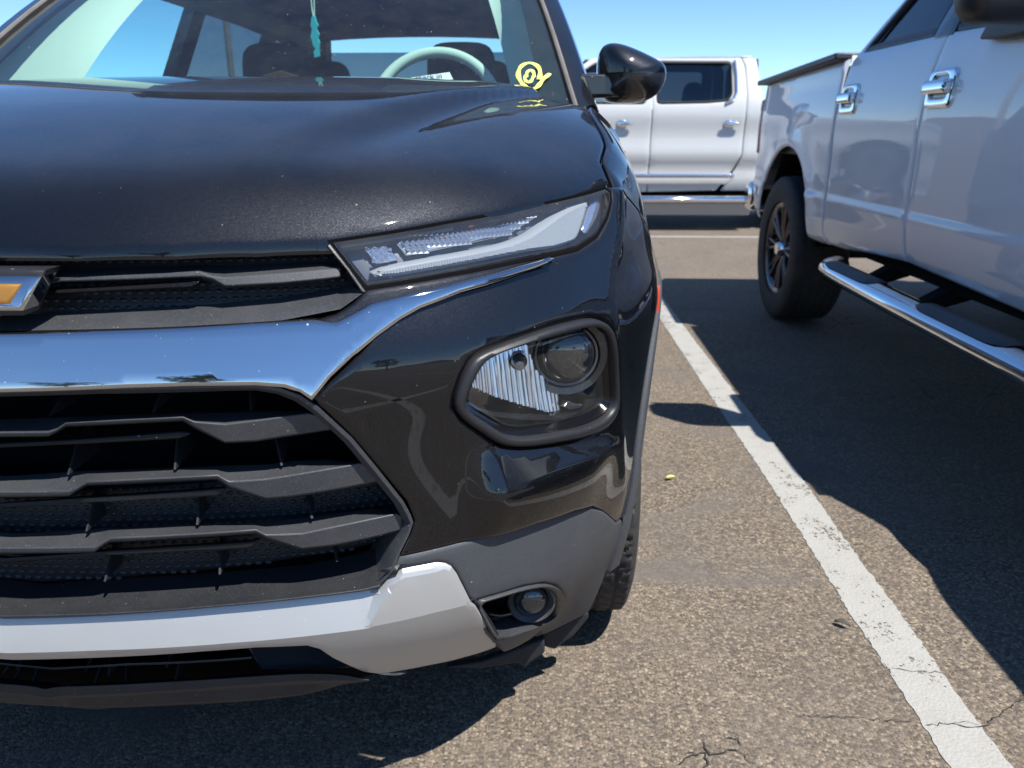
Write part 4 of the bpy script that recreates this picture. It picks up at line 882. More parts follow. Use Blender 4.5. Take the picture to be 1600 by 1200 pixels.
# ---- inside
m = MB(); m.grid(lambda a, b: ((-1+2*a)*.70, 1.08+.52*b+.06*(2*a-1)**2*(1-b), 1.105+.03*math.sin(math.pi*b)-.02*b), 20, 8); m.grid(lambda a, b: ((-1+2*a)*.70, 1.60, 1.09-.5*b), 8, 4)
m.build('dashboard', M['dash'], SUV)
for sg in (-1, 1):
    bs = np.linspace(.0, 1, 14)
    i1 = [WS(sg*(.955), b, .03) for b in bs]; i2 = [WS(sg*(.93-.02*b), b, .06)+np.array([-sg*.015, .03+.05*(1-b), -.01]) for b in bs]; i3 = [WS(sg*.90, b, .08)+np.array([-sg*.05, .20-.25*b, -.02]) for b in bs]
    V = [p for r in zip(i1, i2, i3) for p in r]; F = [(i*3+k, i*3+k+1, (i+1)*3+k+1, (i+1)*3+k) for i in range(13) for k in range(2)]
    fixn(mesh('pillar_trim', V, F, M['trim'], SUV, sharp=0))
    m = MB(); m.box((sg*.78, 2.0, .98), (.10, 1.6, .16)); m.build('door_trim', M['trim'], SUV, bev=.02)
    m = MB(); m.tube([(sg*.55, 1.86, 1.535), (sg*.57, 2.6, 1.55), (sg*.55, 3.6, 1.53)], .05, 8); m.build('roof_lining_edge', M['trim'], SUV)
m = MB(); m.grid(lambda a, b: ((-1+2*a)*.58, 1.80+2.2*b, 1.585+.02*(1-(2*a-1)**2)), 8, 6); m.build('headliner', M['deep'], SUV)
for cx_, mat in ((.37, 'trim'), (-.37, 'dash')):
    m = supell((cx_+.02, 1.83, 1.535), (.42, .20, .03), .35, R=rot('X', -24)); m.build('sun_visor', M[mat], SUV)
m = supell((0, 1.74, 1.50), (.25, .035, .075), .4); m.build('inside_mirror', M['seal'], SUV)
for cx_, cy_ in ((.37, 2.36), (-.37, 2.36), (.40, 3.15), (-.40, 3.15)):
    st = empty('seat', (cx_, cy_, 0), 0, SUV)
    supell((0, -.02, .88), (.50, .17, .72), .55, R=rot('X', -14)).build('backrest', M['seat'], st)
    supell((0, .105, 1.315), (.27, .12, .20), .55, R=rot('X', -10)).build('headrest', M['seat'], st)
    supell((0, -.30, .58), (.52, .56, .18), .5).build('cushion', M['seat'], st)
    for k in (-.06, .06):
        q = MB(); q.tube([(k, .07, 1.16), (k, .10, 1.30)], .007, 6); q.build('post', M['wheelgrey'], st)
# steering wheel
swc = [(0.3756,1.1355)][0]; SW = empty('steering_wheel', (swc[0], 1.60, swc[1]), 0, SUV); SW.rotation_euler = (math.radians(-24), 0, 0)
m = MB(); m.lathe([(.185+.0165*math.cos(t), .0165*math.sin(t)) for t in np.linspace(0, 2*math.pi, 13)], 1, (0,0,0), 64); m.build('rim', M['trim'], SW)
supell((0, .02, 0), (.16, .06, .15), .6).build('hub', M['seat'], SW)
for a in (0, 180, 270):
    q = MB(); q.tube([(0,.01,0), (.17*math.cos(math.radians(a)), 0, .17*math.sin(math.radians(a)))], .018, 8); q.build('spoke', M['seat'], SW)
for sg in (-1, 1):
    b_ = .13; q2 = WS(sg*(.93-.02*b_), b_, .06)+np.array([-sg*.015, .03+.05*(1-b_), -.01]); q3 = WS(sg*.90, b_, .08)+np.array([-sg*.05, .20-.25*b_, -.02]); cpt = Vector(tuple(q2*.35+q3*.65)); dn = (Vector(tuple(q3-q2))).normalized(); up_ = Vector((-.155*sg, .76, .475)).normalized(); nn_v = dn.cross(up_).normalized()
    if nn_v.x*sg > 0: nn_v = -nn_v
    m = MB(); ring = roundc([(-.030,-.034),(.030,-.034),(.030,.034),(-.030,.034)], .016, 5); V = []
    for k_, h_ in ((1.12, .001), (1.0, .004), (.86, .004), (.80, .0015)): V += [cpt+dn*(x*k_)+up_*(y*k_)+nn_v*h_ for x, y in ring]
    n_ = len(ring); m.add(V, [(k*n_+i, k*n_+(i+1)%n_, (k+1)*n_+(i+1)%n_, (k+1)*n_+i) for k in range(3) for i in range(n_)]+[tuple(3*n_+i for i in range(n_))]); m.build('speaker_grille', M['trim'], SUV)
# ---- yellow grease-pencil mark on the screen, lower corner
def stroke(name, pts, off, w, mat, parent):
    n = 60; p = np.array(pts); d = np.concatenate([[0], np.cumsum(np.hypot(*np.diff(p, axis=0).T))]); t = np.linspace(0, d[-1], n); fx = nspl(d, p[:,0]); fy = nspl(d, p[:,1]); m = MB(); V = []
    q = np.stack([WS(fx(a), fy(a), off) for a in t])
    for i in range(n):
        tg = q[min(i+1,n-1)]-q[max(i-1,0)]; tg /= np.linalg.norm(tg); nn = np.array([0,-.53,.85]); sd = np.cross(tg, nn); sd /= np.linalg.norm(sd); ww = w*(.75+.35*math.sin(i*.7)*.5+.2)
        V += [q[i]-sd*ww, q[i]-sd*ww*.5+nn*.0012, q[i]+sd*ww*.5+nn*.0012, q[i]+sd*ww]
    m.add(V, [(i*4+k, i*4+k+1, i*4+5+k, i*4+4+k) for i in range(n-1) for k in range(3)]); return m.build(name, mat, parent)
mark = [(0.8699,0.0888),(0.8689,0.1106),(0.8643,0.1183),(0.8739,0.1331),(0.8882,0.1298),(0.8895,0.1067),(0.8784,0.0834),(0.8669,0.0788),(0.8586,0.0951),(0.8605,0.1221),(0.8759,0.1455),(0.8957,0.1570),(0.9098,0.1434),(0.9088,0.1129),(0.8981,0.0845),(0.8812,0.0699)]
stroke('yellow_mark', [(0.8682,0.1105),(0.8626,0.0884),(0.8712,0.0791),(0.8856,0.0966),(0.8939,0.1200),(0.8874,0.1339),(0.8738,0.1229),(0.8674,0.1005)], -.004, .0042, M['yellow'], SUV)
stroke('yellow_mark', [(0.9053,0.0927),(0.9148,0.1253),(0.9101,0.1538),(0.8918,0.1652),(0.8681,0.1574),(0.8506,0.1348),(0.8433,0.1042),(0.8504,0.0741),(0.8687,0.0538),(0.8884,0.0567),(0.9062,0.0771),(0.9224,0.0987),(0.9450,0.1211)], -.004, .0055, M['yellow'], SUV)
# things that hang or lie inside
TB = [(0.2073,1.3355),(0.2114,1.3355),(0.2104,1.3065),(0.2113,1.3016)]
TA = tag(empty('air_freshener', (-.69, .83+1.62, 1.2)), 'teal hanging ornament on a cord behind the dark windscreen', 'ornament')
o2 = [(0.0172,1.3975),(0.0271,1.4012),(0.0299,1.3851),(0.0360,1.3751),(0.0296,1.3640),(0.0368,1.3502),(0.0318,1.3389),(0.0365,1.3288),(0.0326,1.3144),(0.0327,1.2884),(0.0150,1.2846),(0.0152,1.3037),(0.0212,1.3100),(0.0137,1.3201),(0.0120,1.3327),(0.0086,1.3428),(0.0144,1.3628),(0.0112,1.3740)]
cen = np.mean(np.array(o2), 0)
m = MB(); m.prism([(x, z-1.2) for x, z in o2], 1, -.006, .006); m.build('card', M['teal'], TA, bev=.002)
cd = [(0.0180,1.4661),(0.0188,1.4172),(0.0214,1.3987)]; ce = [(0.0268,1.4660),(0.0243,1.4172),(0.0228,1.3987)]
m = MB(); m.tube([(x, 0, z-1.2) for x, z in cd], .0022, 6); m.tube([(x, .004, z-1.2) for x, z in ce], .0022, 6); m.build('cord', M['trim'], TA)
pq = [(0.3257,1.1953),(0.4728,1.1950),(0.4578,1.2198),(0.3600,1.2071)]; pc_ = np.mean(np.array(pq), 0)
PN = tag(empty('paper_note', (-.69+pc_[0], .83+1.22, pc_[1])), 'pale pink paper note reading check in on the dashboard', 'note')
m = MB(); V = [(x-pc_[0], (.0 if z < pc_[1] else .035), z-pc_[1]) for x, z in pq]; m.add(V, [(0,1,2,3)]); m.build('sheet', M['paper'], PN, smooth=False)
tp_ = [(0.4075,1.2049)][0]
text('lettering', 'check in', .021, Vector((tp_[0]-pc_[0], .010, tp_[1]-pc_[1]-.004)), Matrix.Rotation(math.radians(62), 3, 'X') @ Matrix.Rotation(math.radians(6), 3, 'Z'), M['ink'], PN)
# ================================================================== white pickup on the right
TR = empty('pickup_truck', (1.353, 0, 0), math.radians(-.9))
tag(TR, 'white crew cab pickup with chrome door handles and tube side step on the right', 'pickup truck')
_tp = nspl([.50,.55,.62,.70,.75,.772,.784,.80,.9,1.05,1.2,1.32,1.41,1.5,1.7,1.95], [.055,.020,.004,-.001,-.003,-.004,.003,.004,.005,.003,.006,.018,.036,.075,.165,.285])
AY, AZ, AR = 4.69, .50, .505
def TS(y, z, off=0.):
    y = np.asarray(y, float); z = np.asarray(z, float)
    rr = np.sqrt((y-AY)**2+(np.maximum(z, .42)-AZ)**2); fl = -.016*np.exp(-((rr-AR)/.085)**2)*sst(.45,.6,z)*sst(3.95,4.1,y)
    rr2 = np.sqrt((y-1.02)**2+(np.maximum(z, .42)-AZ)**2); fl = fl-.03*np.exp(-((rr2-AR)/.085)**2)*sst(.45,.6,z)*sst(1.85,1.7,y)
    fl = fl+.11*sst(.88,1.2,z)*sst(1.85,1.5,y)
    tail = .03*sst(5.2,5.6,y)
    bed = np.where(y > 3.99, -.012*np.maximum(z-1.3,0)/.1, 0)
    return np.stack([_tp(z)+fl+off+tail+bed, y, z+0*y], -1)
archp = [(AY-AR*math.cos(t), AZ+AR*math.sin(t)) for t in np.linspace(-.02, math.pi-.35, 26)]
bed = [(5.435,1.372),(4.7,1.394),(3.985,1.408),(3.99,1.25),(4.0,1.1),(3.995,.9),(3.985,.72),(3.96,.60),(3.90,.548),(4.05,.540)]+[(a if i else 4.12, b if i else .545) for i, (a, b) in enumerate(archp)]+[(5.20,.56),(5.30,.545),(5.43,.60),(5.53,.74),(5.50,.95),(5.495,1.12),(5.475,1.28)]
W_ = M['white']
cl_ = lambda a, b: [[(a, .772), (b, .772)], [(a, .784), (b, .784)], [(a, .75), (b, .75)], [(a, .80), (b, .80)]]
panel('bed_side', bed, TS, W_, TR, res=.03, thick=.012, r=.006, feats=cl_(3.9, 4.3))
cabw = [(3.83,1.424),(3.60,1.421),(3.35,1.418),(3.13,1.415),(3.13,1.62),(3.15,1.80),(3.45,1.80),(3.52,1.78),(3.60,1.66),(3.72,1.54)]
door_r = [(3.965,.60),(3.965,.72),(3.975,.9),(3.98,1.1),(3.965,1.25),(3.92,1.40),(3.86,1.445),(3.77,1.54),(3.675,1.615),(3.56,1.72),(3.48,1.86),(3.42,1.895),(3.05,1.90),(3.035,1.62),(3.02,1.40),(3.05,1.28),(3.065,1.1),(3.06,.78),(3.01,.63),(3.0,.602),(3.37,.582),(3.68,.556),(3.9,.55)]
panel('rear_door', door_r, TS, W_, TR, res=.03, thick=.03, r=.004, holes=[cabw], gap=.002, feats=cl_(3.0, 4.0))
fw_ = [(2.98,1.412),(2.80,1.405),(2.74,1.402),(2.66,1.36),(2.15,1.345),(1.98,1.345),(2.15,1.50),(2.45,1.74),(2.55,1.80),(2.99,1.80)]
door_f = [(3.0,.602),(3.01,.63),(3.06,.78),(3.065,1.1),(3.05,1.28),(3.02,1.40),(3.035,1.62),(3.05,1.90),(2.48,1.89),(2.35,1.80),(2.0,1.52),(1.82,1.37),(1.80,1.2),(1.80,.9),(1.84,.62),(2.2,.578)]
panel('front_door', door_f, TS, W_, TR, res=.03, thick=.03, r=.004, holes=[fw_], gap=.002, feats=cl_(1.8, 3.06))
fen = [(1.79,.60),(1.78,.9),(1.79,1.28),(1.6,1.24),(1.1,1.12),(.5,1.03),(.28,.99),(.22,.90),(.24,.62)]+[(1.02-AR*math.cos(t), AZ+AR*math.sin(t)) for t in np.linspace(.1, math.pi-.1, 22)]
panel('front_fender', fen, TS, W_, TR, res=.04, thick=.03, r=.005)
tg = M['tint']
for nm, q in (('rear_side_window', cabw), ('front_side_window', fw_)):
    panel(nm, inset(q, -.004), TS, tg, TR, off=.022, res=.08, thick=.004, r=.002)
    ringloft('window_frame', q, inset(q, .032), [(-.02,.03),(0,.004),(.3,.0),(.8,.006),(1.,.02)], TS, M['bezel'], TR, 90)
panel('window_frame', [(3.13,1.40),(3.13,1.80),(2.98,1.80),(2.98,1.40)], TS, M['gloss'], TR, off=-.002, res=.05, thick=.02)
# far side, roof, ends
TW = 1.98
for nm in ('bed_side', 'rear_door', 'front_door', 'front_fender', 'rear_side_window', 'front_side_window'):
    o = [c for c in TR.children if c.name.split('.')[0] == nm][0]; q = mirror_obj(o); q.location.x += TW
m = MB(); m.grid(lambda a, b: (.245+(TW-.49)*a, 2.40+1.10*b, 1.885+.065*math.sin(math.pi*a)**.6+.02*math.sin(math.pi*b)), 16, 8); m.build('roof', W_, TR)
m = MB(); m.grid(lambda a, b: (.04+.20*b+(TW-.08-.40*b)*a, 1.72+.76*b-.08*math.sin(math.pi*a), 1.36+.54*b), 12, 8); m.build('windscreen', M['tint'], TR)
m = MB(); m.grid(lambda a, b: (.08+.2*b+(TW-.16-.4*b)*a, 3.86-.36*b+.0*a, 1.40+.48*b), 8, 4); m.build('rear_window', M['tint'], TR)
m = MB(); m.grid(lambda a, b: (.03+(TW-.06)*a, 3.93, .6+.82*b), 4, 4); m.build('cab_back', W_, TR)
m = MB(); m.grid(lambda a, b: (.12+(TW-.24)*a, .24+1.52*b, .97+.31*b**.85+.11*math.sin(math.pi*a)**.7), 14, 10); m.build('hood', W_, TR)
m = MB(); m.box((TW/2, .25, .88), (TW-.06, .1, .5)); m.build('front_grille', M['grille'], TR, bev=.02)
m = MB(); m.box((TW/2, .14, .62), (TW-.04, .18, .24)); m.build('front_bumper', M['chrome2'], TR, bev=.05, bseg=3)
m = MB(); m.box((TW/2, 5.50, 1.05), (TW-.14, .06, .66)); m.build('tailgate', W_, TR, bev=.02)
m = MB(); m.grid(lambda a, b: (.09+(TW-.18)*a, 3.96+1.5*b, .86), 3, 3); m.build('bed_floor', M['grille'], TR)
for x_ in (.085, TW-.085):
    m = MB(); m.box((x_, 4.72, 1.17), (.09, 1.46, .42)); m.build('bed_inner_wall', M['grille'], TR, bev=.01)
m = MB(); m.box((TW/2, 4.72, 1.0), (TW-.1, 1.5, .06)); m.build('bed_liner', M['grille'], TR, bev=.01)
m = MB(); m.prism([(3.985,1.406),(5.44,1.372),(5.44,1.402),(3.985,1.438)], 0, -.030, .10); m.build('bed_rail_cap', M['grille'], TR, bev=.008)
m = MB(); m.prism([(3.985,1.406),(5.44,1.372),(5.44,1.392),(3.985,1.428)], 0, TW-.10, TW+.01); m.build('bed_rail_cap', M['grille'], TR, bev=.008)
panel('tail_lamp', [(5.465,.95),(5.525,.95),(5.525,1.29),(5.455,1.29)], TS, M['red'], TR, off=-.008, res=.03, thick=.05, r=.006)
m = MB(); m.box((TW/2, 5.62, .66), (TW-.02, .20, .20)); m.build('rear_bumper', M['chrome2'], TR, bev=.05, bseg=3)
# frame, floor
m = MB(); m.box((TW/2, 2.9, .60), (TW-.07, 2.2, .10)); m.build('cab_floor', M['under'], TR, smooth=False)
for xx in (.5, TW-.5):
    m = MB(); m.box((xx, 2.85, .56), (.09, 5.1, .16)); m.build('frame_rail', M['under'], TR, bev=.01)
for x_ in (.44, TW-.44):
    m = MB(); m.box((x_, 4.70, .85), (.03, 1.3, .75)); m.build('inner_wheel_house', M['under'], TR, smooth=False)
m = MB(); m.tube([(.2, 4.70, .42), (TW-.2, 4.70, .42)], .055, 10); m.build('rear_axle', M['under'], TR)
for sy in (4.69, 1.02):
    for x0, x1 in ((.05, .40), (TW-.40, TW-.05)):
        l = MB(); l.grid(lambda a, b: (x0+(x1-x0)*b, sy-.50*math.cos(math.pi*a), .50+.50*math.sin(math.pi*a)), 24, 3); l.build('wheel_liner', M['under'], TR)
spk = simple('spoke_metal', (.13,.11,.10), .3, .9)
wheel(TR, (.135, 4.70, .42), .42, .30, .262, 8, M['wheelblack'], spk, -1, twin=True, tread=22)
wheel(TR, (.135, 1.02, .42), .42, .30, .262, 8, M['wheelblack'], spk, -1, twin=True, tread=22)
wheel(TR, (TW-.20, 4.70, .42), .42, .30, .262, 8, M['wheelblack'], spk, 1, twin=True, tread=22)
wheel(TR, (TW-.20, 1.02, .42), .42, .30, .262, 8, M['wheelblack'], spk, 1, twin=True, tread=22)
# door handles: chrome plate with a recess and a pull
rdark = simple('handle_recess', (.06,.065,.075), .25, .6)
for y0, y1 in ((3.735, 3.935), (2.848, 3.045)):
    hd = empty('door_handle', (0,0,0), 0, TR); z0, z1 = 1.158, 1.288; sh = lambda y, z: (y, z)
    pl = roundc([(y0, z0), (y1, z0+.0), (y1, z1), (y0, z1)], .03, 6)
    rc = roundc([(y0+.035, z0+.034), (y1-.03, z0+.034), (y1-.04, z1-.02), (y0+.05, z1-.02)], .02, 5)
    panel('plate', pl, TS, M['chrome2'], hd, off=-.010, res=.02, thick=.012, r=.004, holes=[rc])
    panel('recess', rc, TS, rdark, hd, off=.0015, res=.02, thick=.004, r=.001)
    pv = [(y0+.012, 1.207), (y1-.006, 1.207), (y1-.006, 1.252), (y0+.012, 1.252)]
    panel('pull', roundc(pv, .012, 4), TS, M['chrome2'], hd, off=-.034, res=.012, thick=.022, r=.006)
# tube side step with pads
ST = [(-.06, 3.60, .50), (-.10, 3.52, .500), (-.115, 3.3, .498), (-.118, 2.6, .496), (-.12, 1.9, .494), (-.118, 1.6, .494), (-.06, 1.48, .496)]
m = MB(); m.tube(smoothp(ST, 2, False), .045, 20); m.V = [(-.116+(x+.116)*1.35, y, .497+(z-.497)*.85) for x, y, z in m.V]; m.build('side_step_tube', M['chrome2'], TR)
for y0, y1 in ((2.93, 3.45), (2.02, 2.56)):
    V = []; n = 16
    for i in range(n):
        t = i/(n-1); y = y0+(y1-y0)*t; e_ = min(1, min(t, 1-t)*7)**.5
        for k in range(7):
            a = math.radians(100+(-80+118*k/6)*(.45+.55*e_)); rr_ = .043+.009*min(1, e_*1.5)*(1 if 0 < k < 6 else .4); V.append((-.116+rr_*math.cos(a)*1.32, y, .497+rr_*math.sin(a)*.92))
    F = [(i*7+k, i*7+k+1, i*7+8+k, i*7+7+k) for i in range(n-1) for k in range(6)]
    fixn(mesh('step_pad', V, F, M['grille'], TR))
for yy in (3.2, 2.72, 1.9):
    m = MB(); m.prism([(-.12,.47),(-.08,.46),(.10,.52),(.22,.60),(.20,.66),(.06,.58)], 1, yy-.035, yy+.035); m.build('step_bracket', M['under'], TR, bev=.006)
m = MB(); m.tube([(-.118, 3.5, .452), (-.118, 1.6, .45)], .006, 6); m.build('step_seam', M['under'], TR)
# tow mirror
mr = empty('door_mirror', (0,0,0), 0, TR)
supell((-.12, 2.36, 1.562), (.27, .15, .41), .42).build('housing', M['bezel'], mr)
m = MB(); m.tube([(.02, 2.35, 1.40), (-.12, 2.37, 1.43)], .035, 10); m.build('arm', M['bezel'], mr)
g = MB(); g.add([(-.23, 2.437, 1.43), (-.01, 2.437, 1.43), (-.01, 2.437, 1.74), (-.23, 2.437, 1.74)], [(0,1,2,3)]); g.build('mirror_glass', M['refl'], mr)
m = MB(); m.prism([(2.70,1.355),(2.55,1.34),(2.15,1.34),(2.2,1.40),(2.66,1.40)], 0, -.02, .03); m.build('mirror_base', M['bezel'], TR, bev=.01)
# seats inside, dark shapes behind tinted glass
for yy in (2.55, 3.45):
    for xx in (.55, 1.45): supell((xx, yy, 1.25), (.5, .2, .8), .5).build('seat', M['seat'], TR)

# ================================================================== white pickup across the aisle, side on
FT = empty('pickup_truck', (1.235, 9.2, 0), math.radians(.6))
tag(FT, 'white crew cab pickup with chrome trim parked side on behind the mirror', 'pickup truck')
pw = paint('pearl_white_paint', (.54,.545,.53), 0, .02, .02, 0)
_fp = nspl([.25,.40,.50,.62,.70,.80,1.0,1.2,1.28,1.34,1.40,1.6,1.9], [.09,.05,.02,.012,.02,-.01,.006,.004,.0,.008,.02,.10,.23])
def FS(x, z, off=0.):
    x = np.asarray(x, float); z = np.asarray(z, float); return np.stack([x, _fp(z)+off, z+0*x], -1)
win_r = roundc([(.06,1.395),(.62,1.405),(.86,1.425),(.905,1.50),(.90,1.845),(.06,1.85)], .05)
rd = [(.0,.43),(.015,1.34),(.0,1.90),(1.00,1.905),(1.05,1.80),(1.07,1.5),(1.06,1.3),(1.05,.85),(.98,.70),(.80,.45)]
panel('rear_door', rd, FS, pw, FT, res=.06, thick=.03, r=.006, holes=[win_r], gap=.003)
win_f = roundc([(-.06,1.395),(-.06,1.85),(-.62,1.84),(-.78,1.74),(-1.12,1.40)], .05)
fd = [(-.0,.43),(.012,1.34),(-.0,1.90),(-.66,1.89),(-.85,1.78),(-1.22,1.42),(-1.24,1.2),(-1.20,.45)]
panel('front_door', fd, FS, pw, FT, res=.06, thick=.03, r=.006, holes=[win_f], gap=.003)
for q, nm in ((win_r, 'rear_side_window'), (win_f, 'front_side_window')):
    panel(nm, inset(q, -.01), FS, M['tint'] if nm[0] == 'r' else M['privacy'], FT, off=.02, res=.1, thick=.004); ringloft('window_frame', q, inset(q, .022), [(-.1,.03),(0,-.002),(.5,-.008),(1.,.012)], FS, M['seal'], FT, 70)
m = MB(); m.tube([FS(x, z, -.012) for x, z in ((.93,1.86),(.945,1.7),(.945,1.52),(.91,1.44),(.83,1.405))], .016, 8); m.build('window_chrome', M['chrome2'], FT)
cab_rear = [(1.055,.85),(1.065,1.3),(1.075,1.5),(1.055,1.80),(1.005,1.905),(1.12,1.91),(1.18,1.86),(1.22,1.6),(1.25,1.3),(1.24,.45),(.85,.45),(1.0,.70)]
panel('cab_corner', cab_rear, FS, pw, FT, res=.06, thick=.03, r=.006)
LW = 2.0
m = MB(); m.grid(lambda a, b: (-.72+1.87*a, .22+(LW-.44)*b, 1.895+.045*math.sin(math.pi*b)**.5-.03*(1-a)**3), 14, 10); m.build('roof', pw, FT)
m = MB(); m.grid(lambda a, b: (-.70-.62*a, .20-.14*a+(LW-.40+.28*a)*b, 1.89-.52*a), 6, 6); m.build('windscreen', M['tint'], FT)
m = MB(); m.grid(lambda a, b: (1.24-.10*max(0,a-.6), .06+.16*a+(LW-.12-.32*a)*b, .6+1.28*a), 8, 3); m.build('cab_back', pw, FT)
m = MB(); m.grid(lambda a, b: (-1.28-1.35*a, .03+(LW-.06)*b, 1.36-.12*a**1.5+.05*math.sin(math.pi*b)), 8, 8); m.build('hood', pw, FT)
def far_arch(cx_): return [(cx_-.5*math.cos(t), .42+.5*math.sin(t)) for t in np.linspace(.06, math.pi-.06, 18)]
panel('front_fender', [(-1.245,.45),(-1.25,1.2),(-1.26,1.36),(-2.0,1.32),(-2.6,1.22),(-2.66,.8),(-2.62,.45)]+far_arch(-1.95), FS, pw, FT, res=.07, thick=.03, r=.008)
panel('bed_side', [(1.27,.50),(1.27,1.40),(2.9,1.38),(2.95,.9),(2.9,.55)]+far_arch(1.95)[::-1], FS, pw, FT, res=.07, thick=.03, r=.008)
for nm in ('rear_door', 'front_door', 'cab_corner', 'front_fender', 'bed_side'):
    o = [c for c in FT.children if c.name.split('.')[0] == nm][0]; q = mirror_obj(o, axis=1); q.location.y += LW
m = MB(); m.box((2.92, LW/2, .98), (.06, LW-.1, .8)); m.build('tailgate', pw, FT, bev=.02)
m = MB(); m.box((-2.66, LW/2, .85), (.08, LW-.2, .7)); m.build('front_grille', M['chrome2'], FT, bev=.03)
m = MB(); m.box((.1, LW/2, .50), (5.2, LW-.5, .25)); m.build('underbody', M['under'], FT, smooth=False)
for xx in (.95, -.25):
    hd = empty('door_handle', (xx-.05, 0, 1.185), 0, FT); supell((0,-.028,0), (.20,.028,.038), .6).build('pull', M['chrome2'], hd); supell((-.02,.0,.0), (.12,.03,.075), .8).build('recess', M['chrome2'], hd)
panel('chrome_moulding', [(-1.15,.612),(.98,.612),(1.0,.64),(-1.15,.64)], FS, M['chrome2'], FT, off=-.018, res=.08, thick=.02, r=.004)
panel('lower_moulding', [(-1.15,.52),(.90,.52),(.98,.60),(-1.15,.60)], FS, plastic('beige_grey', (.55,.53,.49), .5, 100, .1, .1, speck=0), FT, off=-.008, res=.08, thick=.02, r=.004)
m = MB(); m.prism([(-.13,.33),(.10,.33),(.10,.40),(-.10,.40),(-.135,.37)], 0, -1.2, 1.22); m.build('side_step', M['chrome2'], FT, bev=.01)
m = MB(); m.prism([(-.05,.18),(.12,.18),(.12,.325),(-.09,.325)], 0, -1.15, 1.18); m.build('step_skirt', plastic('skirt', (.42,.39,.35), .6, 100, .1, .1, speck=0), FT, bev=.01)
for xx in (1.95, -1.95):
    for yy, sd in ((.17, -1), (LW-.17, 1)):
        w_ = wheel(FT, (xx, yy, .41), .41, .28, .27, 6, M['wheelgrey'], M['chrome2'], -1); w_.rotation_euler = (0,0,math.radians(90 if sd < 0 else -90))
        l = MB(); l.grid(lambda a, b: (xx-.49*math.cos(math.pi*a), (.03 if sd < 0 else LW-.33)+.3*b, .42+.49*math.sin(math.pi*a)), 20, 3); l.build('wheel_liner', M['under'], FT)
mr = empty('door_mirror', (-1.02, -.18, 1.46), 0, FT); supell((0,0,.02), (.13,.24,.26), .5).build('housing', M['chrome2'], mr)
m = MB(); m.tube([(0,.1,-.08),(0,.22,-.08)], .03, 8); m.build('arm', M['seal'], mr)
for xx in (-.35, .55): supell((xx, .55, 1.25), (.2, .5, .8), .5).build('seat', M['seat'], FT)
def copy_tree(o, parent=None):
    c = o.copy(); COL.objects.link(c); c.parent = parent
    for ch in list(o.children): copy_tree(ch, c)
    return c
LT = copy_tree(FT); LT.location = (-6.15, 7.0, 0); LT.rotation_euler = (0,0,math.radians(4)); LT['label'] = 'white pickup cab just peeking in at the left edge beyond the windscreen pillar'
# ================================================================== ground
def asphalt():
    t = NT('asphalt'); t.co = t.node('NewGeometry').outputs['Position']
    c1 = t.vor(150, out='Color'); d1 = t.vor(150); sep = t.node('SeparateColor'); t.L(c1, sep.inputs[0])
    d2 = t.vor(330); c2 = t.vor(330, out='Color'); s2 = t.node('SeparateColor'); t.L(c2, s2.inputs[0])
    stone = t.ramp(sep.outputs[0], (0., (.034,.029,.026)), (.28, (.075,.062,.050)), (.50, (.155,.122,.090)), (.78, (.245,.196,.142)), (1., (.38,.31,.23)))
    fine = t.ramp(s2.outputs[0], (0., (.030,.026,.023)), (.5, (.096,.078,.060)), (1., (.245,.197,.145)))
    gap = t.ramp(d1, (.28, 0.), (.52, 1.))
    col = t.mix(t.math('MULTIPLY', gap, .55), stone, fine)
    big = t.noise(.9, 5, .6); mid = t.noise(6, 5, .65)
    col = t.mix(t.ramp(big, (.35, 0.), (.7, .35)), col, (.22,.175,.135))
    worn = t.ramp(mid, (.42, 0.), (.75, .5)); col = t.mix(worn, col, (.15,.125,.105))
    # smooth tar smears, here and there
    sm = t.ramp(t.noise(1.5, 5, .55, vec=t.node_map((.55,1.6,1)), dist=1.2), (.54, 0.), (.66, .75)); col = t.mix(sm, col, (.12,.105,.095))
    # cracks
    wv = t.node('VectorMath', operation='ADD'); wn2 = t.node('VectorMath', operation='SCALE'); t.L(t.noise(5, 4, col=True), wn2.inputs[0]); wn2.inputs['Scale'].default_value = .22; t.L(t.co, wv.inputs[0]); t.L(wn2.outputs[0], wv.inputs[1])
    ed = t.vor(1.15, 'DISTANCE_TO_EDGE', vec=wv.outputs[0]); cr = t.math('MULTIPLY', t.math('LESS_THAN', ed, .0035), t.math('GREATER_THAN', t.noise(.7, 2), .6))
    col = t.mix(cr, col, (.02,.018,.017))
    h = t.math('SUBTRACT', t.math('ADD', t.math('MULTIPLY', t.math('SUBTRACT', .5, d1), .8), t.math('MULTIPLY', t.math('SUBTRACT', .5, d2), .4)), t.math('MULTIPLY', cr, 2.5))
    h = t.math('MULTIPLY', h, t.math('SUBTRACT', 1, t.math('MULTIPLY', sm, 1.2), clamp=True))
    st_ = t.ramp(t.noise(2.3, 6, .7), (.5, 0.), (.72, .5)); col = t.mix(st_, col, t.mix(.5, col, (.045,.042,.04)))
    t.set(base=col, rough=.82, normal=t.bump(h, .55, .004), spec=.35); return t.m
M['asphalt'] = asphalt()
m = MB(); m.add([(-400,-400,0),(400,-400,0),(400,400,0),(-400,400,0)], [(0,1,2,3)]); tag(m.build('ground', M['asphalt'], smooth=False), kind='structure')
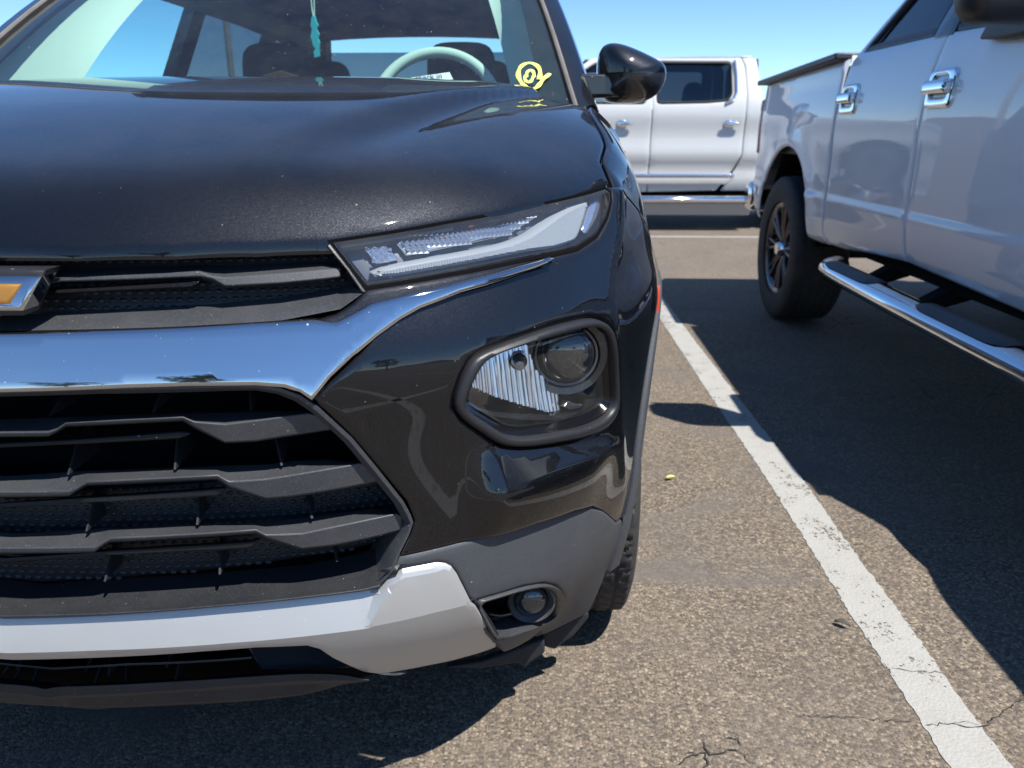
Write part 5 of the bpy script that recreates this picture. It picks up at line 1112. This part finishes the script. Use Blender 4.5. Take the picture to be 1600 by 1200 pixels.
# painted stall lines, with chipped edges
def linemat():
    t = NT('line_paint'); t.co = t.node('NewGeometry').outputs['Position']
    n = t.noise(90, 5, .7); n2 = t.noise(14, 5, .7); n3 = t.noise(3.2, 3, .6); chip = t.math('GREATER_THAN', t.math('ADD', t.math('MULTIPLY', n, .55), t.math('ADD', t.math('MULTIPLY', n2, .38), t.math('MULTIPLY', n3, .3))), .705)
    wv = t.node('VectorMath', operation='ADD'); w2 = t.node('VectorMath', operation='SCALE'); t.L(t.noise(7, 5, col=True), w2.inputs[0]); w2.inputs['Scale'].default_value = .16; t.L(t.co, wv.inputs[0]); t.L(w2.outputs[0], wv.inputs[1])
    cr = t.math('LESS_THAN', t.vor(1.9, 'DISTANCE_TO_EDGE', vec=wv.outputs[0]), .0016); cr = t.math('MULTIPLY', cr, t.math('GREATER_THAN', t.noise(1.7, 2), .5))
    base = t.mix(t.ramp(n2, (.3, 0.), (.8, .5)), (.35,.345,.325), (.25,.23,.20)); base = t.mix(t.math('MULTIPLY', t.ramp(t.noise(200, 2), (.45, 0.), (.7, 1.)), .25), base, (.45,.41,.36))
    
    t.set(alpha=t.math('SUBTRACT', 1, chip), base=base, rough=.7, normal=t.bump(t.math('ADD', t.math('SUBTRACT', .5, t.vor(150)), t.math('MULTIPLY', chip, -.4)), .35, .003)); return t.m
M['line'] = linemat()
def line(L, R_, name='stall_line'):
    V = []; F = []; n = len(L)
    for a, b in zip(L, R_): V += [(a[0], a[1], .0018), (b[0], b[1], .0018)]
    F = [(2*i, 2*i+1, 2*i+3, 2*i+2) for i in range(n-1)]; o = fixn(mesh(name, V, F, M['line'], smooth=False)); tag(o, kind='structure'); return o
def straight(x, y0, y1, w=.108):
    ys = np.arange(y0, y1, .05); r = random.Random(int(x*100)); j = lambda: r.uniform(-.0035,.0035)
    line([(x-w/2+j(), y) for y in ys], [(x+w/2+j(), y) for y in ys])
LE = [(0.7380,1.1157),(0.7399,1.3139),(0.7372,1.5856),(0.7441,1.9156),(0.7493,2.3134),(0.7428,2.9566),(0.7409,3.6523),(0.7393,4.7052)]
RE = [(0.8481,1.1196),(0.8491,1.2993),(0.8555,1.5256),(0.8555,1.9196),(0.8659,2.3176),(0.8568,2.9911),(0.8513,3.9290),(0.8521,5.4888)]
def along(E_, ys):
    a = sorted((y, x) for x, y in E_); return [float(np.interp(y, [p[0] for p in a], [p[1] for p in a])) for y in ys]
ys = np.concatenate([np.arange(-6.2, .9, .05), np.arange(.9, 3.2, .012), np.arange(3.2, 5.9, .03)]); jl = random.Random(3)
line([(x+jl.uniform(-.003,.003), y) for x, y in zip(along(LE, ys), ys)], [(x+jl.uniform(-.003,.003), y) for x, y in zip(along(RE, ys), ys)])
straight(-2.02, -6.2, 5.9); straight(3.55, -6.2, 5.9)
def across(y, x0, x1, w=.1):
    xs = np.arange(x0, x1, .08); line([(x, y-w/2) for x in xs], [(x, y+w/2) for x in xs])
across(8.6, -9, 12); across(-.75, -4.8, 6.3)
# cracks and tar seams with a course of their own
crm = simple('crack_dark', (.035,.031,.028), .9)
def crack(pts, w, z, seed):
    r = random.Random(seed); q = np.array(resample(pts, .008, False)); n = len(q); V = []
    for i in range(n):
        t_ = q[min(i+1,n-1)]-q[max(i-1,0)]; t_ = t_/max(np.linalg.norm(t_),1e-9); s_ = np.array([-t_[1], t_[0]]); j = r.gauss(0, .0022); ww = w*r.uniform(.35, 1.2)*(1 if 0 < i < n-1 else .1)
        for k in (-1, 1): p = q[i]+s_*(j+k*ww); V.append((p[0], p[1], z))
    tag(mesh('asphalt_crack', V, [(2*i, 2*i+1, 2*i+3, 2*i+2) for i in range(n-1)], crm, smooth=False), kind='structure')
for k, (L_, w) in enumerate((([(0.2527,1.1011),(0.2784,1.1259),(0.3093,1.1299),(0.3126,1.1143),(0.2983,1.0919)], .0018), ([(0.3073,1.1640),(0.3146,1.1455),(0.3176,1.1285),(0.3404,1.1338),(0.3681,1.1417),(0.3793,1.1307),(0.3892,1.1060)], .0018), ([(0.3500,1.1775),(0.3660,1.1697),(0.3804,1.1744),(0.3803,1.1525)], .0015), ([(0.2796,1.1328),(0.3022,1.1268)], .0015),
                            ([(0.7482,1.3818),(0.7819,1.3738),(0.8206,1.3722),(0.8567,1.3705)], .0008), ([(0.7422,1.2197),(0.7953,1.2229),(0.8178,1.2143),(0.8582,1.2189),(0.9226,1.2660),(0.9796,1.3085)], .0011), ([(0.5053,1.2348),(0.5552,1.2334),(0.6187,1.2324),(0.6852,1.2284),(0.7411,1.2222)], .0010), ([(0.7960,1.2241),(0.8162,1.2286),(0.8495,1.2235)], .0008))): crack(L_, w, .0030 if w > .0012 else .0034, k)
# fallen leaf, bark chip, bits of grit
yl = simple('leaf_yellow', (.62,.56,.16), .7)
def leaf(name, x, y, s, rz, mat, label, cat):
    V = []; n = 9
    for i in range(n):
        t = i/(n-1); w = .42*math.sin(math.pi*t)**.8+.01
        for k in (-1, 0, 1): V.append(((t-.5)*s, k*w*s*.5, .004+.012*s/.03*(.35*abs(k)+.3*math.sin(3*t))))
    F = [(i*3+k, i*3+k+1, i*3+4+k, i*3+3+k) for i in range(n-1) for k in range(2)]; o = mesh(name, V, F, mat); o.location = (x, y, .003); o.rotation_euler = (0,0,rz); so = o.modifiers.new('s','SOLIDIFY'); so.thickness = .0008; tag(o, label, cat)
leaf('fallen_leaf', .433, 2.30, .034, .3, yl, 'small yellow leaf lying on the sunlit asphalt beside the line', 'leaf')
leaf('bark_chip', .699, 1.525, .035, -.6, simple('bark', (.06,.055,.05), .8), 'dark flat chip lying close to the white line', 'chip')
leaf('fallen_leaf', .99, 4.9, .03, 1.0, simple('dry_leaf', (.35,.31,.24), .7), 'tiny pale scrap lying in the shade behind the truck wheel', 'leaf')
# ================================================================== surroundings
hillm = NT('hill'); hillm.set(base=hillm.mix(hillm.noise(.05, 6), (.10,.085,.06), (.16,.13,.10)), rough=.95)
m = MB(); hr = random.Random(5)
def hillz(a): return 6+5*math.sin(a*7+1)+4*math.sin(a*13+.4)+3*math.sin(a*29)
n = 140; V = []
for i in range(n+1):
    a = 2*math.pi*i/n
    for r_, k in ((330, 0), (350, .8), (380, 1)): V.append((r_*math.cos(a), r_*math.sin(a), -1+max(1.2, hillz(a))*k))
m.add(V, [(i*3+k, i*3+3+k, i*3+4+k, i*3+1+k) for i in range(n) for k in range(2)]); tag(m.build('hills', hillm.m), kind='structure')
# lamp posts
def post(x, y, h, label, rz=0):
    p = tag(empty('lamp_post', (x, y, 0), rz), label, 'lamp post', None); pm = bpy.data.materials.get('post_grey') or simple('post_grey', (.42,.38,.33), .6)
    m = MB(); m.tube([(0,0,0),(0,0,.7)], .28, 20); m.build('base', bpy.data.materials.get('concrete') or simple('concrete', (.4,.38,.35), .9), p)
    m = MB(); m.tube([(0,0,.7),(0,0,h)], [.085,.06], 12); m.build('pole', pm, p)
    for sg in (-1, 1):
        m = MB(); m.box((sg*.55, 0, h+.02), (.75, .32, .10)); m.build('lamp_head', pm, p, bev=.03)
        m = MB(); m.box((sg*.12, 0, h), (.3, .06, .06)); m.build('bracket', pm, p)
post(-7.7, 20.3, 7.2, 'tan twin headed lamp post seen through the windscreen')
post(9, -26, 8, 'lamp post mirrored in the gloss black bumper')
# round trees beyond the aisle behind the viewer
def tree(x, y, h, seed, label):
    r = random.Random(seed); t = tag(empty('tree', (x, y, 0)), label, 'tree'); bk = bpy.data.materials.get('bark_brown') or simple('bark_brown', (.09,.07,.05), .9)
    m = MB(); m.tube([(0,0,0),(.1,0,h*.25),(0,.1,h*.5),(.1,.1,h*.75)], [.22,.17,.12,.05], 8)
    for k in range(6):
        a = k*1.05; m.tube([(0,0,h*(.3+.05*k)), (math.cos(a)*h*.14, math.sin(a)*h*.14, h*(.45+.05*k)), (math.cos(a)*h*.26, math.sin(a)*h*.26, h*(.55+.05*k))], [.07,.05,.02], 6)
    m.build('trunk', bk, t); V = []; F = []
    cl = [(r.gauss(0, h*.17), r.gauss(0, h*.17), h*r.uniform(.42, .98)) for _ in range(40)]
    for c in cl:
        for _ in range(60):
            p = Vector((c[0]+r.gauss(0,h*.05), c[1]+r.gauss(0,h*.05), c[2]+r.gauss(0,h*.04))); u1 = Vector((r.gauss(0,1), r.gauss(0,1), r.gauss(0,1))).normalized()*.16; u2 = u1.orthogonal().normalized()*.09; b = len(V)
            V += [p-u1, p+u2, p+u1, p-u2]; F.append((b, b+1, b+2, b+3))
    lm = bpy.data.materials.get('foliage')
    if not lm: lt = NT('foliage'); lt.set(base=lt.mix(lt.noise(3), (.045,.08,.025), (.09,.12,.05)), rough=.6); lm = lt.m
    mesh('crown', V, F, lm, t, smooth=False)
tree(-4, -24, 5.5, 1, 'bushy green tree mirrored in the chrome nose bar'); tree(-16, -30, 6.5, 2, 'broad green tree across the lot behind the viewer'); tree(18, -34, 6, 3, 'green tree far behind the viewer to the right')
